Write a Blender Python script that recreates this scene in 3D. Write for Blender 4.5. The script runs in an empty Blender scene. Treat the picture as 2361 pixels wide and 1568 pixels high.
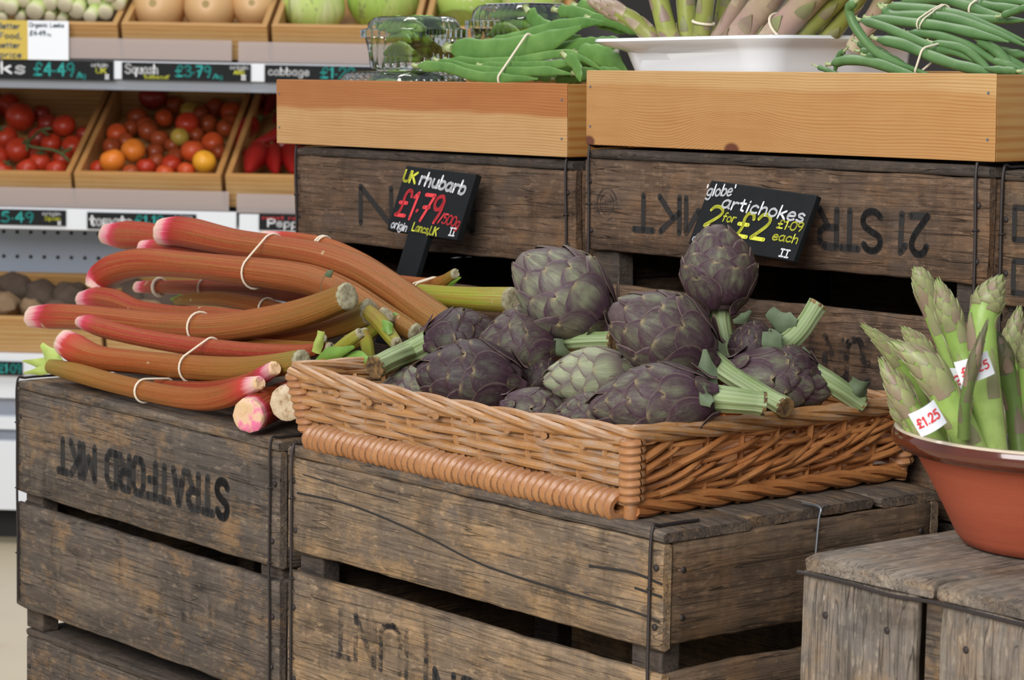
import bpy, math, random
import numpy as np
from mathutils import Matrix, Vector

S = bpy.context.scene
COL = S.collection
# ---------------------------------------------------------------- camera, world, lights, exposure
FPX, PIT, ROL, HC = 6291., .12222, .01732, 1.29
CAM = np.array([0, 0, HC])
fw = np.array([0, math.cos(PIT), -math.sin(PIT)])
_up = np.array([0, math.sin(PIT), math.cos(PIT)])
_rt = np.array([1., 0, 0])
rt = math.cos(ROL) * _rt + math.sin(ROL) * _up
up = -math.sin(ROL) * _rt + math.cos(ROL) * _up
cd = bpy.data.cameras.new('camera')
co = bpy.data.objects.new('camera', cd)
COL.objects.link(co)
cd.sensor_width = 23.6
cd.lens = FPX / 2361 * 23.6
cd.clip_end = 60
m = Matrix.Identity(4)
for i in range(3):
    m[i][0], m[i][1], m[i][2], m[i][3] = rt[i], up[i], -fw[i], CAM[i]
co.matrix_world = m
cd.dof.use_dof = True
cd.dof.focus_distance = 2.86
cd.dof.aperture_fstop = 10.5
S.camera = co

S.view_settings.view_transform = 'Standard'
S.view_settings.look = 'None'
S.view_settings.gamma = 1
S.view_settings.exposure = 0.0
S.cycles.max_bounces = 8
S.cycles.transparent_max_bounces = 12
S.cycles.caustics_reflective = False
S.cycles.caustics_refractive = False

wd = bpy.data.worlds.new('world')
S.world = wd
wd.use_nodes = True
wd.node_tree.nodes['Background'].inputs[0].default_value = (.80, .88, 1.0, 1)
wd.node_tree.nodes['Background'].inputs[1].default_value = .50


def area(name, loc, target, sx, sy, energy, color):
    l = bpy.data.lights.new(name, 'AREA')
    l.shape = 'RECTANGLE'
    l.size, l.size_y, l.energy, l.color = sx, sy, energy, color
    o = bpy.data.objects.new(name, l)
    COL.objects.link(o)
    o.location = loc
    d = Vector(target) - Vector(loc)
    o.rotation_euler = d.to_track_quat('-Z', 'Y').to_euler()
    return o


# daylight through the open shop front behind the camera, and the shop's ceiling lights
area('shop_front_daylight', (-1.9, -1.3, 3.3), (0, 3.0, .8), 3.6, 2.4, 300, (1, .985, .96))
area('ceiling_light', (-.6, 4.6, 3.4), (-.6, 4.9, 0), 2.6, 1.0, 60, (1, .97, .92))


# ---------------------------------------------------------------- geometry of the place
def ray(px, py):
    return fw + rt * (px - 1180.5) / FPX - up * (py - 784) / FPX


def onY(px, py, Y):
    r = ray(px, py)
    return CAM + r * (Y / r[1])


def onZ(px, py, z):
    r = ray(px, py)
    return CAM + r * ((z - HC) / r[2])


def onP(px, py, p0, n):
    r = ray(px, py)
    return CAM + r * (((p0 - CAM) @ n) / (r @ n))


def nrm(a):
    a = np.asarray(a, float)
    return a / np.linalg.norm(a)


def yaw(a, t=0.):
    u = nrm([math.cos(a), -math.sin(a), t])
    v = np.array([math.sin(a), math.cos(a), 0])
    return u, v, np.cross(u, v)


ZV = np.array([0, 0, 1.])
U1, V1, _ = yaw(.8679)
C0 = onY(1531, 1255, 2.5)          # near top corner of the crate under the basket
ZB = C0[2]
ZT = ZB + .012
UA, VA, _ = yaw(.885)
U2, V2, W2 = yaw(.9165, .024)      # the back row of crates leans a little
D0 = onP(2281, 411, C0 + V1 * .42, V1)
U3, V3, _ = yaw(.0629)


def frame(o, u, v, w):
    M = Matrix.Identity(4)
    for i in range(3):
        M[i][0], M[i][1], M[i][2], M[i][3] = u[i], v[i], w[i], o[i]
    return M


def B(px, py, d):
    """point seen at a pixel, d metres behind the front of the basket's crate"""
    return onP(px, py, C0 + V1 * d, V1)


def A_(px, py, d):
    return onP(px, py, C0 + V1 * (.028 + d), V1)


def T(px, py, d):
    return onP(px, py, D0 + V2 * d, V2)


# ---------------------------------------------------------------- scene helpers
RM = {}


def tag(o, label=None, cat=None, group=None, kind=None):
    if label: o['label'] = label
    if cat: o['category'] = cat
    if group: o['group'] = group
    if kind: o['kind'] = kind
    return o


def thing(name, label, cat, M, group=None):
    o = bpy.data.objects.new(name, None)
    o.empty_display_size = .02
    COL.objects.link(o)
    if not isinstance(M, Matrix):
        M = Matrix.Translation(Vector([float(c) for c in M]))
    o.matrix_world = M
    RM[o.name] = M
    return tag(o, label, cat, group)


class G:
    def __init__(s):
        s.v, s.f, s.a, s.mi = [], [], [], []

    def add(s, vs, fs, at=None, mi=0):
        b = len(s.v)
        s.v += [tuple(float(c) for c in p) for p in vs]
        s.a += [tuple(float(c) for c in p) for p in at] if at is not None else [(0, 0, 0)] * len(vs)
        for f in fs:
            s.f.append([i + b for i in f])
            s.mi.append(mi)
        return s

    def grid(s, rows, at=None, closed=False, mi=0, cap0=False, cap1=False):
        n, k = len(rows), len(rows[0])
        fs = []
        for i in range(n - 1):
            for j in range(k if closed else k - 1):
                j2 = (j + 1) % k
                fs.append([i * k + j, i * k + j2, (i + 1) * k + j2, (i + 1) * k + j])
        if cap0: fs.append([j for j in range(k)][::-1])
        if cap1: fs.append([(n - 1) * k + j for j in range(k)])
        s.add([p for r in rows for p in r], fs, [p for r in at for p in r] if at is not None else None, mi)
        return s

    def box(s, lo, hi, mi=0):
        x0, y0, z0 = lo
        x1, y1, z1 = hi
        s.add([(x0, y0, z0), (x1, y0, z0), (x1, y1, z0), (x0, y1, z0), (x0, y0, z1), (x1, y0, z1), (x1, y1, z1), (x0, y1, z1)],
              [[0, 3, 2, 1], [4, 5, 6, 7], [0, 1, 5, 4], [1, 2, 6, 5], [2, 3, 7, 6], [3, 0, 4, 7]], None, mi)
        return s

    def build(s, name, mats, parent=None, M=None, smooth=True, bevel=0., world=True, sharp=40):
        """vertices are local to M (a world matrix); without M they are world coordinates"""
        me = bpy.data.meshes.new(name)
        P = RM[parent.name] if parent is not None else Matrix.Identity(4)
        vs = s.v
        if M is None:
            base = P
            inv = np.array(P.inverted())
            vs = np.array(vs) @ inv[:3, :3].T + inv[:3, 3]
            vs = [tuple(p) for p in vs]
        else:
            base = M
        me.from_pydata(vs, [], s.f)
        if not isinstance(mats, (list, tuple)): mats = [mats]
        for mt in mats: me.materials.append(mt)
        me.polygons.foreach_set('material_index', s.mi)
        at = me.attributes.new('st', 'FLOAT_VECTOR', 'POINT')
        at.data.foreach_set('vector', np.array(s.a, dtype=np.float32).ravel())
        me.polygons.foreach_set('use_smooth', [bool(smooth)] * len(s.f))
        me.update()
        if smooth:
            me.set_sharp_from_angle(angle=math.radians(sharp))
        o = bpy.data.objects.new(name, me)
        COL.objects.link(o)
        if parent is not None:
            o.parent = parent
            o.matrix_parent_inverse = Matrix.Identity(4)
            o.matrix_local = P.inverted() @ base
        else:
            o.matrix_world = base
        RM[o.name] = base
        if bevel:
            b = o.modifiers.new('bevel', 'BEVEL')
            b.width, b.segments, b.limit_method = bevel, 2, 'ANGLE'
        return o


def catmull(P, n):
    P = [np.asarray(p, float) for p in P]
    if len(P) == 2:
        return [P[0] + (P[1] - P[0]) * i / (n - 1) for i in range(n)]
    Q = [2 * P[0] - P[1]] + P + [2 * P[-1] - P[-2]]
    out = []
    m_ = len(P) - 1
    for i in range(n):
        t = i / (n - 1) * m_
        k = min(int(t), m_ - 1)
        t -= k
        a, b, c, d = Q[k:k + 4]
        out.append(.5 * (2 * b + (c - a) * t + (2 * a - 5 * b + 4 * c - d) * t * t + (3 * b - a - 3 * c + d) * t ** 3))
    return out


class Tube:
    """a path with a frame at each point and a radius along it"""

    def __init__(s, pts, rad, n=None, ref=None):
        s.P = catmull(pts, n or max(8, 6 * len(pts)))
        n = len(s.P)
        s.n = n
        rads = rad if callable(rad) else (lambda t, r=rad: r)
        s.R = [rads(i / (n - 1)) for i in range(n)]
        s.T = [nrm(s.P[min(i + 1, n - 1)] - s.P[max(i - 1, 0)]) for i in range(n)]
        ref = np.array(ref if ref is not None else ([0, 0, 1.] if abs(s.T[0][2]) < .9 else [1., 0, 0]))
        N = nrm(ref - s.T[0] * (ref @ s.T[0]))
        s.N, s.Bn = [], []
        for i in range(n):
            N = nrm(N - s.T[i] * (N @ s.T[i]))
            s.N.append(N)
            s.Bn.append(np.cross(s.T[i], N))
        d = [0]
        for i in range(1, n): d.append(d[-1] + np.linalg.norm(s.P[i] - s.P[i - 1]))
        s.L = d
        s.len = d[-1]

    def at(s, t):
        x = min(max(t, 0), 1) * (s.n - 1)
        k = min(int(x), s.n - 2)
        w = x - k
        mix = lambda A: A[k] * (1 - w) + A[k + 1] * w
        ex = (t - min(max(t, 0), 1)) * s.len
        return mix(s.P) + s.T[k] * ex, mix(s.R), nrm(mix(s.N)), nrm(mix(s.Bn)), nrm(mix(s.T))

    def pos(s, t, a, k=1., add=0.):
        p, r, n, b, _ = s.at(t)
        return p + (n * math.cos(a) + b * math.sin(a)) * (r * k + add)

    def mesh(s, g, seg=10, prof=None, caps=True, mi=0, sq=(1, 1)):
        rows, ats = [], []
        for i in range(s.n):
            row, ar = [], []
            for j in range(seg):
                a = 2 * math.pi * j / seg
                k = prof(a, i / (s.n - 1)) if prof else 1
                row.append(s.P[i] + (s.N[i] * math.cos(a) * sq[0] + s.Bn[i] * math.sin(a) * sq[1]) * s.R[i] * k)
                ar.append((j / seg, i / (s.n - 1), s.L[i]))
            rows.append(row)
            ats.append(ar)
        g.grid(rows, ats, True, mi, caps, caps)
        return s


def lathe(g, prof, o, ax=ZV, ref=None, seg=48, mi=0, at=None):
    ax = nrm(ax)
    ref = np.array(ref if ref is not None else ([1., 0, 0] if abs(ax[0]) < .9 else [0, 1., 0]))
    n = nrm(ref - ax * (ref @ ax))
    b = np.cross(ax, n)
    rows, ats = [], []
    for q, (r, h) in enumerate(prof):
        rows.append([o + ax * h + (n * math.cos(2 * math.pi * j / seg) + b * math.sin(2 * math.pi * j / seg)) * r for j in range(seg)])
        ats.append([(j / seg, q / (len(prof) - 1), 0) for j in range(seg)])
    g.grid(rows, ats, True, mi)


# ---------------------------------------------------------------- materials
class NT:
    def __init__(s, name):
        s.m = bpy.data.materials.new(name)
        s.m.use_nodes = True
        s.t = s.m.node_tree
        s.b = s.t.nodes['Principled BSDF']

    def n(s, typ, ins=None, **kw):
        nd = s.t.nodes.new(typ)
        for k, v in kw.items(): setattr(nd, k, v)
        for k, v in (ins or {}).items(): s.set(nd.inputs[k], v)
        return nd

    def set(s, sock, v):
        if isinstance(v, bpy.types.NodeSocket): s.t.links.new(v, sock)
        elif isinstance(v, bpy.types.Node): s.t.links.new(v.outputs[0], sock)
        else:
            if sock.type == 'RGBA' and len(v) == 3: v = (*v, 1)
            sock.default_value = v

    def math(s, op, a, b=0., c=0., clamp=False):
        nd = s.n('ShaderNodeMath', operation=op, use_clamp=clamp)
        for i, x in enumerate((a, b, c)): s.set(nd.inputs[i], x)
        return nd.outputs[0]

    def vec(s, op, a, b):
        nd = s.n('ShaderNodeVectorMath', operation=op)
        s.set(nd.inputs[0], a)
        s.set(nd.inputs[1], b)
        return nd.outputs[0]

    def noise(s, v, scale, detail=4, rough=.6, dist=0.):
        return s.n('ShaderNodeTexNoise', {'Vector': v, 'Scale': scale, 'Detail': detail, 'Roughness': rough, 'Distortion': dist}).outputs[0]

    def ramp(s, f, stops):
        nd = s.n('ShaderNodeValToRGB', {0: f})
        e = nd.color_ramp.elements
        while len(e) < len(stops): e.new(.5)
        for i, (p, c) in enumerate(stops):
            e[i].position = p
            e[i].color = (*c, 1) if not isinstance(c, (int, float)) else (c, c, c, 1)
        return nd.outputs[0]

    def mix(s, f, a, b, mode='MIX'):
        nd = s.n('ShaderNodeMix', data_type='RGBA', blend_type=mode)
        s.set(nd.inputs[0], f)
        s.set(nd.inputs[6], a)
        s.set(nd.inputs[7], b)
        return nd.outputs[2]

    def obj(s, scale=(1, 1, 1), rnd=True):
        v = s.n('ShaderNodeTexCoord').outputs['Object']
        if rnd:
            r = s.math('MULTIPLY', s.n('ShaderNodeObjectInfo').outputs['Random'], 37.)
            v = s.vec('ADD', v, s.n('ShaderNodeCombineXYZ', {0: r, 1: r, 2: r}).outputs[0])
        return s.vec('MULTIPLY', v, scale)

    def st(s):
        a = s.n('ShaderNodeAttribute', attribute_name='st')
        x = s.n('ShaderNodeSeparateXYZ', {0: a.outputs['Vector']})
        return a.outputs['Vector'], x.outputs[0], x.outputs[1], x.outputs[2]

    def bump(s, h, strength=.3, dist=.002):
        s.set(s.b.inputs['Normal'], s.n('ShaderNodeBump', {'Height': h, 'Strength': strength, 'Distance': dist}).outputs[0])

    def done(s, col, rough=.6, **kw):
        s.set(s.b.inputs['Base Color'], col)
        s.set(s.b.inputs['Roughness'], rough)
        for k, v in kw.items(): s.set(s.b.inputs[k.replace('_', ' ')], v)
        return s.m


def plain(name, col, rough=.6, var=.12, scale=30, **kw):
    n = NT(name)
    f = n.noise(n.obj(), scale, 4)
    c = n.mix(f, [x * (1 - var) for x in col], [min(1, x * (1 + var)) for x in col])
    return n.done(c, rough, **kw)


def weathered(name, dark, mid, light, chip, grey, chip_amt=.55, streak=1., ch=(2, 26, 26)):
    n = NT(name)
    v = n.obj()
    a = n.noise(n.vec('MULTIPLY', v, (2.2, 30, 30)), 1, 6, .68, .4)
    fine = n.noise(n.vec('MULTIPLY', v, (11, 320, 320)), 1, 6, .78)
    stain = n.noise(v, 9, 5, .62, .3)
    blot = n.noise(n.vec('MULTIPLY', v, (14, 22, 22)), 1, 8, .75)
    spk = n.noise(n.vec('MULTIPLY', v, (60, 190, 190)), 1, 4, .6)
    c = n.ramp(n.math('ADD', n.math('MULTIPLY', a, .62), n.math('MULTIPLY', n.noise(n.vec('MULTIPLY', v, (16, 70, 70)), 1, 6, .72), .38)), [(.32, dark), (.49, mid), (.66, light)])
    c = n.mix(n.ramp(stain, [(.40, 0), (.66, .8)]), c, grey)
    smear = n.noise(n.vec('MULTIPLY', v, (34, 9, 9)), 1, 5, .65, .5)
    c = n.mix(n.math('MULTIPLY', n.ramp(smear, [(.50, 0), (.68, 1)]), .50), c, [x * .75 for x in dark])
    c = n.mix(n.math('MULTIPLY', n.ramp(blot, [(.50, 0), (.64, 1)]), chip_amt), c, chip)
    c = n.mix(n.ramp(fine, [(.34, .8), (.52, 0)]), c, [x * .5 for x in dark])
    c = n.mix(n.math('MULTIPLY', n.ramp(spk, [(.56, 0), (.72, 1)]), .45), c, [min(1, x * 1.35) for x in light])
    crk = n.noise(n.vec('MULTIPLY', v, (2.4, 75, 75)), 1, 2, .5)
    line = n.ramp(n.math('ABSOLUTE', n.math('SUBTRACT', crk, .5)), [(.0, 1), (.008, 0)])
    c = n.mix(n.math('MULTIPLY', line, .40), c, [x * .2 for x in dark])
    h = n.math('ADD', n.math('MULTIPLY', fine, .6), n.math('SUBTRACT', a, n.math('MULTIPLY', line, 1.2)))
    n.bump(h, .75, .0022)
    return n.done(c, .82, Specular_IOR_Level=.25)


W_GREY = weathered('weathered_grey_wood', (.045, .036, .030), (.125, .095, .074), (.25, .19, .135), (.36, .205, .09), (.092, .078, .068), .55)
W_TAN = weathered('weathered_tan_wood', (.075, .052, .035), (.235, .160, .098), (.41, .285, .17), (.47, .285, .13), (.16, .125, .098), .55)
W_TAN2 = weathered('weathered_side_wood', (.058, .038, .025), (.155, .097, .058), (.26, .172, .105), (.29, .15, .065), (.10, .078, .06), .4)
W_BROWN = weathered('weathered_brown_wood', (.050, .030, .019), (.145, .087, .053), (.245, .155, .098), (.27, .14, .062), (.098, .071, .054), .45)
W_DARK = weathered('weathered_dark_wood', (.030, .023, .019), (.075, .056, .044), (.14, .105, .08), (.17, .115, .07), (.07, .06, .054), .3)
W_PALE = weathered('weathered_pale_wood', (.080, .062, .048), (.23, .18, .135), (.41, .34, .26), (.38, .24, .13), (.17, .155, .145), .45)
RUST = plain('rusty_wire', (.045, .036, .034), .6, .3, 200, Metallic=.5)
STEEL = plain('grey_wire', (.25, .27, .3), .45, .1, 200, Metallic=.8)
DARKIN = plain('dark_crack_and_hole_shade', (.02, .017, .015), .9)  # near-black for cracks and for the shade painted as peg holes


def ink_mat(name, col, wear):
    n = NT(name)
    v = n.obj()
    f = n.noise(n.vec('MULTIPLY', v, (60, 90, 90)), 1, 8, .75)
    g = n.noise(v, 40, 3, .6)
    al = n.ramp(n.math('ADD', n.math('MULTIPLY', f, .7), n.math('MULTIPLY', g, .35)), [(wear, .85), (wear + .13, .05)])
    return n.done(col, .85, Alpha=al)


INK = ink_mat('stencil_ink', (.025, .023, .022), .55)
INK_FAINT = ink_mat('faint_stencil_ink', (.035, .03, .028), .43)


def pine(name, a, b, split, soft, knots, lines=.0034, top_is_a=True, dkn=(.115, .030, .014)):
    """planed pine board: two tones along the grain, growth lines bending round the knots"""
    n = NT(name)
    v = n.obj(rnd=False)
    x = n.n('ShaderNodeSeparateXYZ', {0: v})
    X, Z = x.outputs[0], x.outputs[2]
    w1 = n.noise(n.vec('MULTIPLY', v, (2.6, 14, 14)), 1, 3, .5)
    w2 = n.noise(n.vec('MULTIPLY', v, (12, 60, 60)), 1, 3, .5)
    q = n.math('ADD', Z, n.math('MULTIPLY', w1, .022))
    q = n.math('ADD', q, n.math('MULTIPLY', w2, .0012))
    kn = None
    for (kx, kz, kr) in knots:
        dx = n.math('MULTIPLY', n.math('SUBTRACT', X, kx), .62)
        dz = n.math('SUBTRACT', Z, kz)
        d2 = n.math('ADD', n.math('MULTIPLY', dx, dx), n.math('MULTIPLY', dz, dz))
        e = n.math('POWER', 2.718, n.math('MULTIPLY', d2, -1 / (2 * (kr * 3.4) ** 2)))
        q = n.math('SUBTRACT', q, n.math('MULTIPLY', e, .036))
        k = n.math('POWER', 2.718, n.math('MULTIPLY', d2, -1 / (2 * (kr * .62) ** 2)))
        kn = k if kn is None else n.math('MAXIMUM', kn, k)
    sn = n.math('SINE', n.math('MULTIPLY', q, 2 * math.pi / lines))
    ln = n.ramp(n.math('MULTIPLY_ADD', sn, .5, .5), [(.35, 0), (1, 1)])
    zz = n.math('SUBTRACT', n.math('ADD', Z, n.math('MULTIPLY', n.math('SUBTRACT', w1, .5), .04)), split)
    tone = n.ramp(n.math('MULTIPLY_ADD', zz, 1 / soft, .5, True), [(0, 0), (1, 1)])
    c = n.mix(tone, b, a)
    fl = n.noise(n.vec('MULTIPLY', v, (8, 420, 420)), 1, 3, .6)
    c = n.mix(n.math('MULTIPLY', n.math('MULTIPLY', ln, n.ramp(n.noise(n.vec('MULTIPLY', v, (3, 30, 30)), 1, 3), [(.3, .25), (.6, 1)])), .72), c, n.mix(1., c, (.80, .56, .34), 'MULTIPLY'))
    c = n.mix(n.math('MULTIPLY', n.ramp(fl, [(.4, 0), (.75, 1)]), .35), c, n.mix(1., c, (.74, .62, .48), 'MULTIPLY'))
    bl = n.noise(v, 14, 3)
    c = n.mix(n.math('MULTIPLY', n.ramp(bl, [(.4, 0), (.7, 1)]), .22), c, n.mix(1., c, (.80, .66, .5), 'MULTIPLY'))
    if kn is not None: c = n.mix(n.ramp(kn, [(.25, 0), (.55, .95)]), c, dkn)
    n.bump(fl, .12, .0006)
    return n.done(c, .38, Specular_IOR_Level=.4)


PINE_L = pine('pine_two_tone', (.42, .170, .050), (.55, .335, .145), .004, .006, [])
PINE_R = pine('pine_with_knot', (.56, .355, .155), (.49, .265, .096), .023, .006, [(-.068, -.043, .009), (-.322, -.040, .008)])
PINE_S = pine('pine_side', (.46, .25, .078), (.44, .235, .072), 0, .05, [], .010)
SHELF_PINE = pine('shelf_box_pine', (.52, .30, .115), (.56, .36, .16), .02, .02, [], .012)


def enamel(name, col, rough=.15, **kw):
    n = NT(name)
    return n.done(col, rough, **kw)


WHITE = enamel('white_enamel', (.80, .82, .84), .12, Coat_Weight=.5)
SHELF_WHITE = plain('shelf_white_paint', (.72, .74, .78), .4, .03, 3)
SHELF_GREY = plain('shelf_grey_and_lip_shade', (.30, .32, .37), .45, .05, 5)
CHALK_BLACK = plain('chalkboard_black', (.0085, .0095, .0105), .6, .4, 60, Specular_IOR_Level=.2)
CH_WHITE = plain('white_chalk_paint', (.80, .80, .82), .7, .05, 80)
CH_YEL = plain('yellow_chalk_paint', (.66, .66, .055), .7, .12, 120)
CH_RED = plain('red_chalk_paint', (.72, .045, .055), .7, .12, 120)
CH_TEAL = plain('teal_chalk_paint', (.02, .36, .33), .7, .1, 80)
BAND = plain('rubber_band_cream', (.78, .68, .52), .6, .08, 60)


def rhubarb_mat(name, stops, green=0.):
    n = NT(name)
    v, s, t, l = n.st()
    a = n.math('MULTIPLY', s, 2 * math.pi)
    ring = n.n('ShaderNodeCombineXYZ', {0: n.math('COSINE', a), 1: n.math('SINE', a), 2: n.math('MULTIPLY', l, 3.)}).outputs[0]
    rnd = n.math('MULTIPLY', n.n('ShaderNodeObjectInfo').outputs['Random'], 51.)
    ring = n.vec('ADD', ring, n.n('ShaderNodeCombineXYZ', {0: rnd, 1: rnd, 2: rnd}).outputs[0])
    st1 = n.noise(n.vec('MULTIPLY', ring, (7, 7, 1)), 1, 4, .6)
    st2 = n.noise(n.vec('MULTIPLY', ring, (22, 22, 1.2)), 1, 4, .65)
    spk = n.noise(n.obj(), 420, 3, .6)
    low = n.noise(ring, 1.6, 3)
    tt = n.math('ADD', t, n.math('MULTIPLY', n.math('SUBTRACT', st1, .5), .10))
    c = n.ramp(tt, stops)
    on = n.ramp(t, [(.10, 0), (.24, 1)])
    st3 = n.noise(n.vec('MULTIPLY', ring, (13, 13, .7)), 1, 3, .6)
    c = n.mix(n.math('MULTIPLY', n.ramp(st2, [(.42, 0), (.60, .55)]), on), c, (.26, .075, .010))
    c = n.mix(n.math('MULTIPLY', n.ramp(st3, [(.50, 0), (.63, .55)]), on), c, (.38, .20, .05))
    c = n.mix(n.math('MULTIPLY', n.ramp(low, [(.5, 0), (.7, .5)]), on), c, (.19, .105, .02))
    c = n.mix(n.math('MULTIPLY', n.ramp(spk, [(.5, 0), (.66, .4)]), on), c, (.48, .12, .03))
    scar = n.noise(n.obj((1, 1, 1)), 34, 2, .4)
    c = n.mix(n.ramp(scar, [(.735, 0), (.75, .8)]), c, (.48, .36, .2))
    n.bump(n.math('ADD', st2, n.math('MULTIPLY', st1, .9)), .6, .002)
    return n.done(c, .42, Specular_IOR_Level=.28)


PK = (.80, .55, .50)
RH = rhubarb_mat('rhubarb_red', [(0, (.80, .58, .48)), (.05, (.78, .36, .35)), (.08, (.66, .07, .13)), (.12, (.36, .020, .014)), (.5, (.31, .058, .020)), (.82, (.28, .095, .022)), (1, (.22, .13, .02))])
RH_OL = rhubarb_mat('rhubarb_olive', [(0, (.80, .58, .48)), (.055, (.78, .32, .34)), (.10, (.52, .04, .03)), (.24, (.34, .045, .010)), (.6, (.28, .085, .012)), (.85, (.25, .14, .016)), (1, (.23, .23, .035))])
RH_PINK = rhubarb_mat('rhubarb_crimson', [(0, (.78, .48, .42)), (.07, (.76, .26, .31)), (.12, (.58, .035, .08)), (.22, (.36, .014, .018)), (.7, (.33, .022, .018)), (1, (.33, .035, .016))])
RH_GRN = rhubarb_mat('rhubarb_green', [(0, (.26, .19, .02)), (.25, (.25, .23, .03)), (.5, (.26, .36, .03)), (.8, (.30, .42, .035)), (1, (.36, .44, .09))])
CUT = NT('rhubarb_cut_end')
_f = CUT.noise(CUT.obj(), 220, 4, .7)
CUT = CUT.done(CUT.ramp(_f, [(.3, (.17, .135, .075)), (.55, (.33, .30, .19)), (.8, (.33, .35, .20))]), .8)
CUT_W = NT('rhubarb_white_end')
_f = CUT_W.noise(CUT_W.obj(), 90, 5, .7)
CUT_W = CUT_W.done(CUT_W.ramp(_f, [(.32, (.24, .12, .05)), (.45, (.50, .37, .23)), (.7, (.66, .54, .39))]), .7)
CUT_P = NT('rhubarb_pink_end')
_f = CUT_P.noise(CUT_P.obj(), 45, 3, .6)
CUT_P = CUT_P.done(CUT_P.ramp(_f, [(.36, (.62, .42, .22)), (.52, (.70, .46, .30)), (.62, (.72, .16, .30))]), .6)
LEAFG = plain('fresh_leaf_green', (.15, .28, .04), .5, .4, 50)
TOPG = plain('rhubarb_leaf_base', (.36, .44, .10), .5, .3, 40)


def artichoke_mat(name, purp, green, dark, g_amt):
    n = NT(name)
    v, s, t, r = n.st()
    q = n.n('ShaderNodeCombineXYZ', {0: n.math('MULTIPLY', s, 6.), 1: n.math('MULTIPLY', t, 1.0), 2: n.math('MULTIPLY', r, 60.)}).outputs[0]
    fib = n.noise(n.vec('MULTIPLY', q, (2.2, 1.2, 1)), 1, 5, .65)
    pat = n.noise(n.vec('MULTIPLY', q, (.5, 2.4, 1)), 1, 3, .55)
    pr = n.noise(n.obj(), 260, 4, .6)
    base = n.mix(n.ramp(fib, [(.3, 0), (.7, 1)]), dark, purp)
    gm = n.math('MULTIPLY', n.ramp(pat, [(g_amt - .16, .15), (g_amt + .14, 1)]), n.ramp(t, [(.25, 0), (.60, 1), (.97, .85)]))
    gm = n.math('MULTIPLY', gm, n.ramp(n.math('ABSOLUTE', s), [(.25, 1), (.85, .05)]))
    c = n.mix(gm, base, n.mix(n.ramp(fib, [(.3, 0), (.7, 1)]), [x * .62 for x in green], green))
    c = n.mix(n.math('MULTIPLY', n.ramp(n.math('ABSOLUTE', s), [(.90, 0), (.99, 1)]), .65), c, (.17, .125, .10))
    tipm = n.math('MULTIPLY', n.ramp(t, [(.90, 0), (1, 1)]), n.ramp(n.math('ABSOLUTE', s), [(.2, 1), (.6, .2)]))
    c = n.mix(n.math('MULTIPLY', tipm, .7), c, (.34, .26, .13))
    c = n.mix(n.ramp(pr, [(.55, 0), (.8, .22)]), c, (.30, .28, .27))
    n.bump(n.math('ADD', fib, n.math('MULTIPLY', pr, .3)), .25, .001)
    return n.done(c, .52, Specular_IOR_Level=.25)


AR_P = artichoke_mat('artichoke_purple', (.088, .043, .060), (.175, .18, .11), (.034, .017, .024), .55)
AR_D = artichoke_mat('artichoke_dark_purple', (.066, .031, .043), (.11, .115, .078), (.023, .012, .017), .61)
AR_M = artichoke_mat('artichoke_mauve', (.115, .064, .090), (.27, .28, .18), (.050, .028, .040), .42)
AR_G = artichoke_mat('artichoke_green', (.19, .15, .135), (.38, .41, .25), (.13, .10, .09), .30)


def stem_mat(name, a, b, c3):
    n = NT(name)
    v, s, t, l = n.st()
    ang = n.math('MULTIPLY', s, 2 * math.pi)
    ring = n.n('ShaderNodeCombineXYZ', {0: n.math('COSINE', ang), 1: n.math('SINE', ang), 2: n.math('MULTIPLY', l, 6.)}).outputs[0]
    f = n.noise(n.vec('MULTIPLY', ring, (5, 5, 1)), 1, 4, .6)
    g = n.noise(n.obj(), 60, 3)
    c = n.ramp(f, [(.35, a), (.62, b)])
    c = n.mix(n.ramp(g, [(.5, 0), (.7, .5)]), c, c3)
    n.bump(f, .5, .002)
    return n.done(c, .6)


AR_STEM = stem_mat('artichoke_stem', (.16, .23, .07), (.36, .43, .23), (.27, .33, .18))
AR_LEAF = plain('artichoke_leaf', (.105, .14, .075), .7, .5, 60)
AR_CUT = NT('artichoke_cut_end')
_f = AR_CUT.noise(AR_CUT.obj(), 160, 4)
AR_CUT = AR_CUT.done(AR_CUT.ramp(_f, [(.35, (.05, .03, .015)), (.6, (.24, .14, .05))]), .8)


def wicker_mat(name, a, b, d):
    n = NT(name)
    v, s, t, l = n.st()
    q = n.n('ShaderNodeCombineXYZ', {0: n.math('MULTIPLY', s, 6.), 1: n.math('MULTIPLY', l, 30.), 2: n.math('MULTIPLY', l, 3.)}).outputs[0]
    f = n.noise(n.obj((1, 1, 1)), 28, 4, .6)
    g = n.noise(n.obj(), 240, 4, .65)
    h = n.noise(q, 1, 4)
    c = n.ramp(f, [(.32, a), (.66, b)])
    c = n.mix(n.ramp(h, [(.44, 0), (.66, .72)]), c, d)
    c = n.mix(n.ramp(g, [(.55, 0), (.75, .4)]), c, [x * .5 for x in a])
    n.bump(g, .25, .0008)
    return n.done(c, .40, Specular_IOR_Level=.5, Coat_Weight=.15, Coat_Roughness=.4)


WICK = wicker_mat('wicker_sky_grey_willow', (.33, .145, .042), (.43, .215, .075), (.38, .28, .21))  # third colour paints the sky's grey sheen onto the rods
WICK_O = wicker_mat('wicker_orange_willow', (.36, .125, .035), (.46, .20, .065), (.27, .105, .035))
WICK_C = wicker_mat('wicker_coil_willow', (.33, .125, .038), (.43, .195, .070), (.30, .20, .14))

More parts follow.
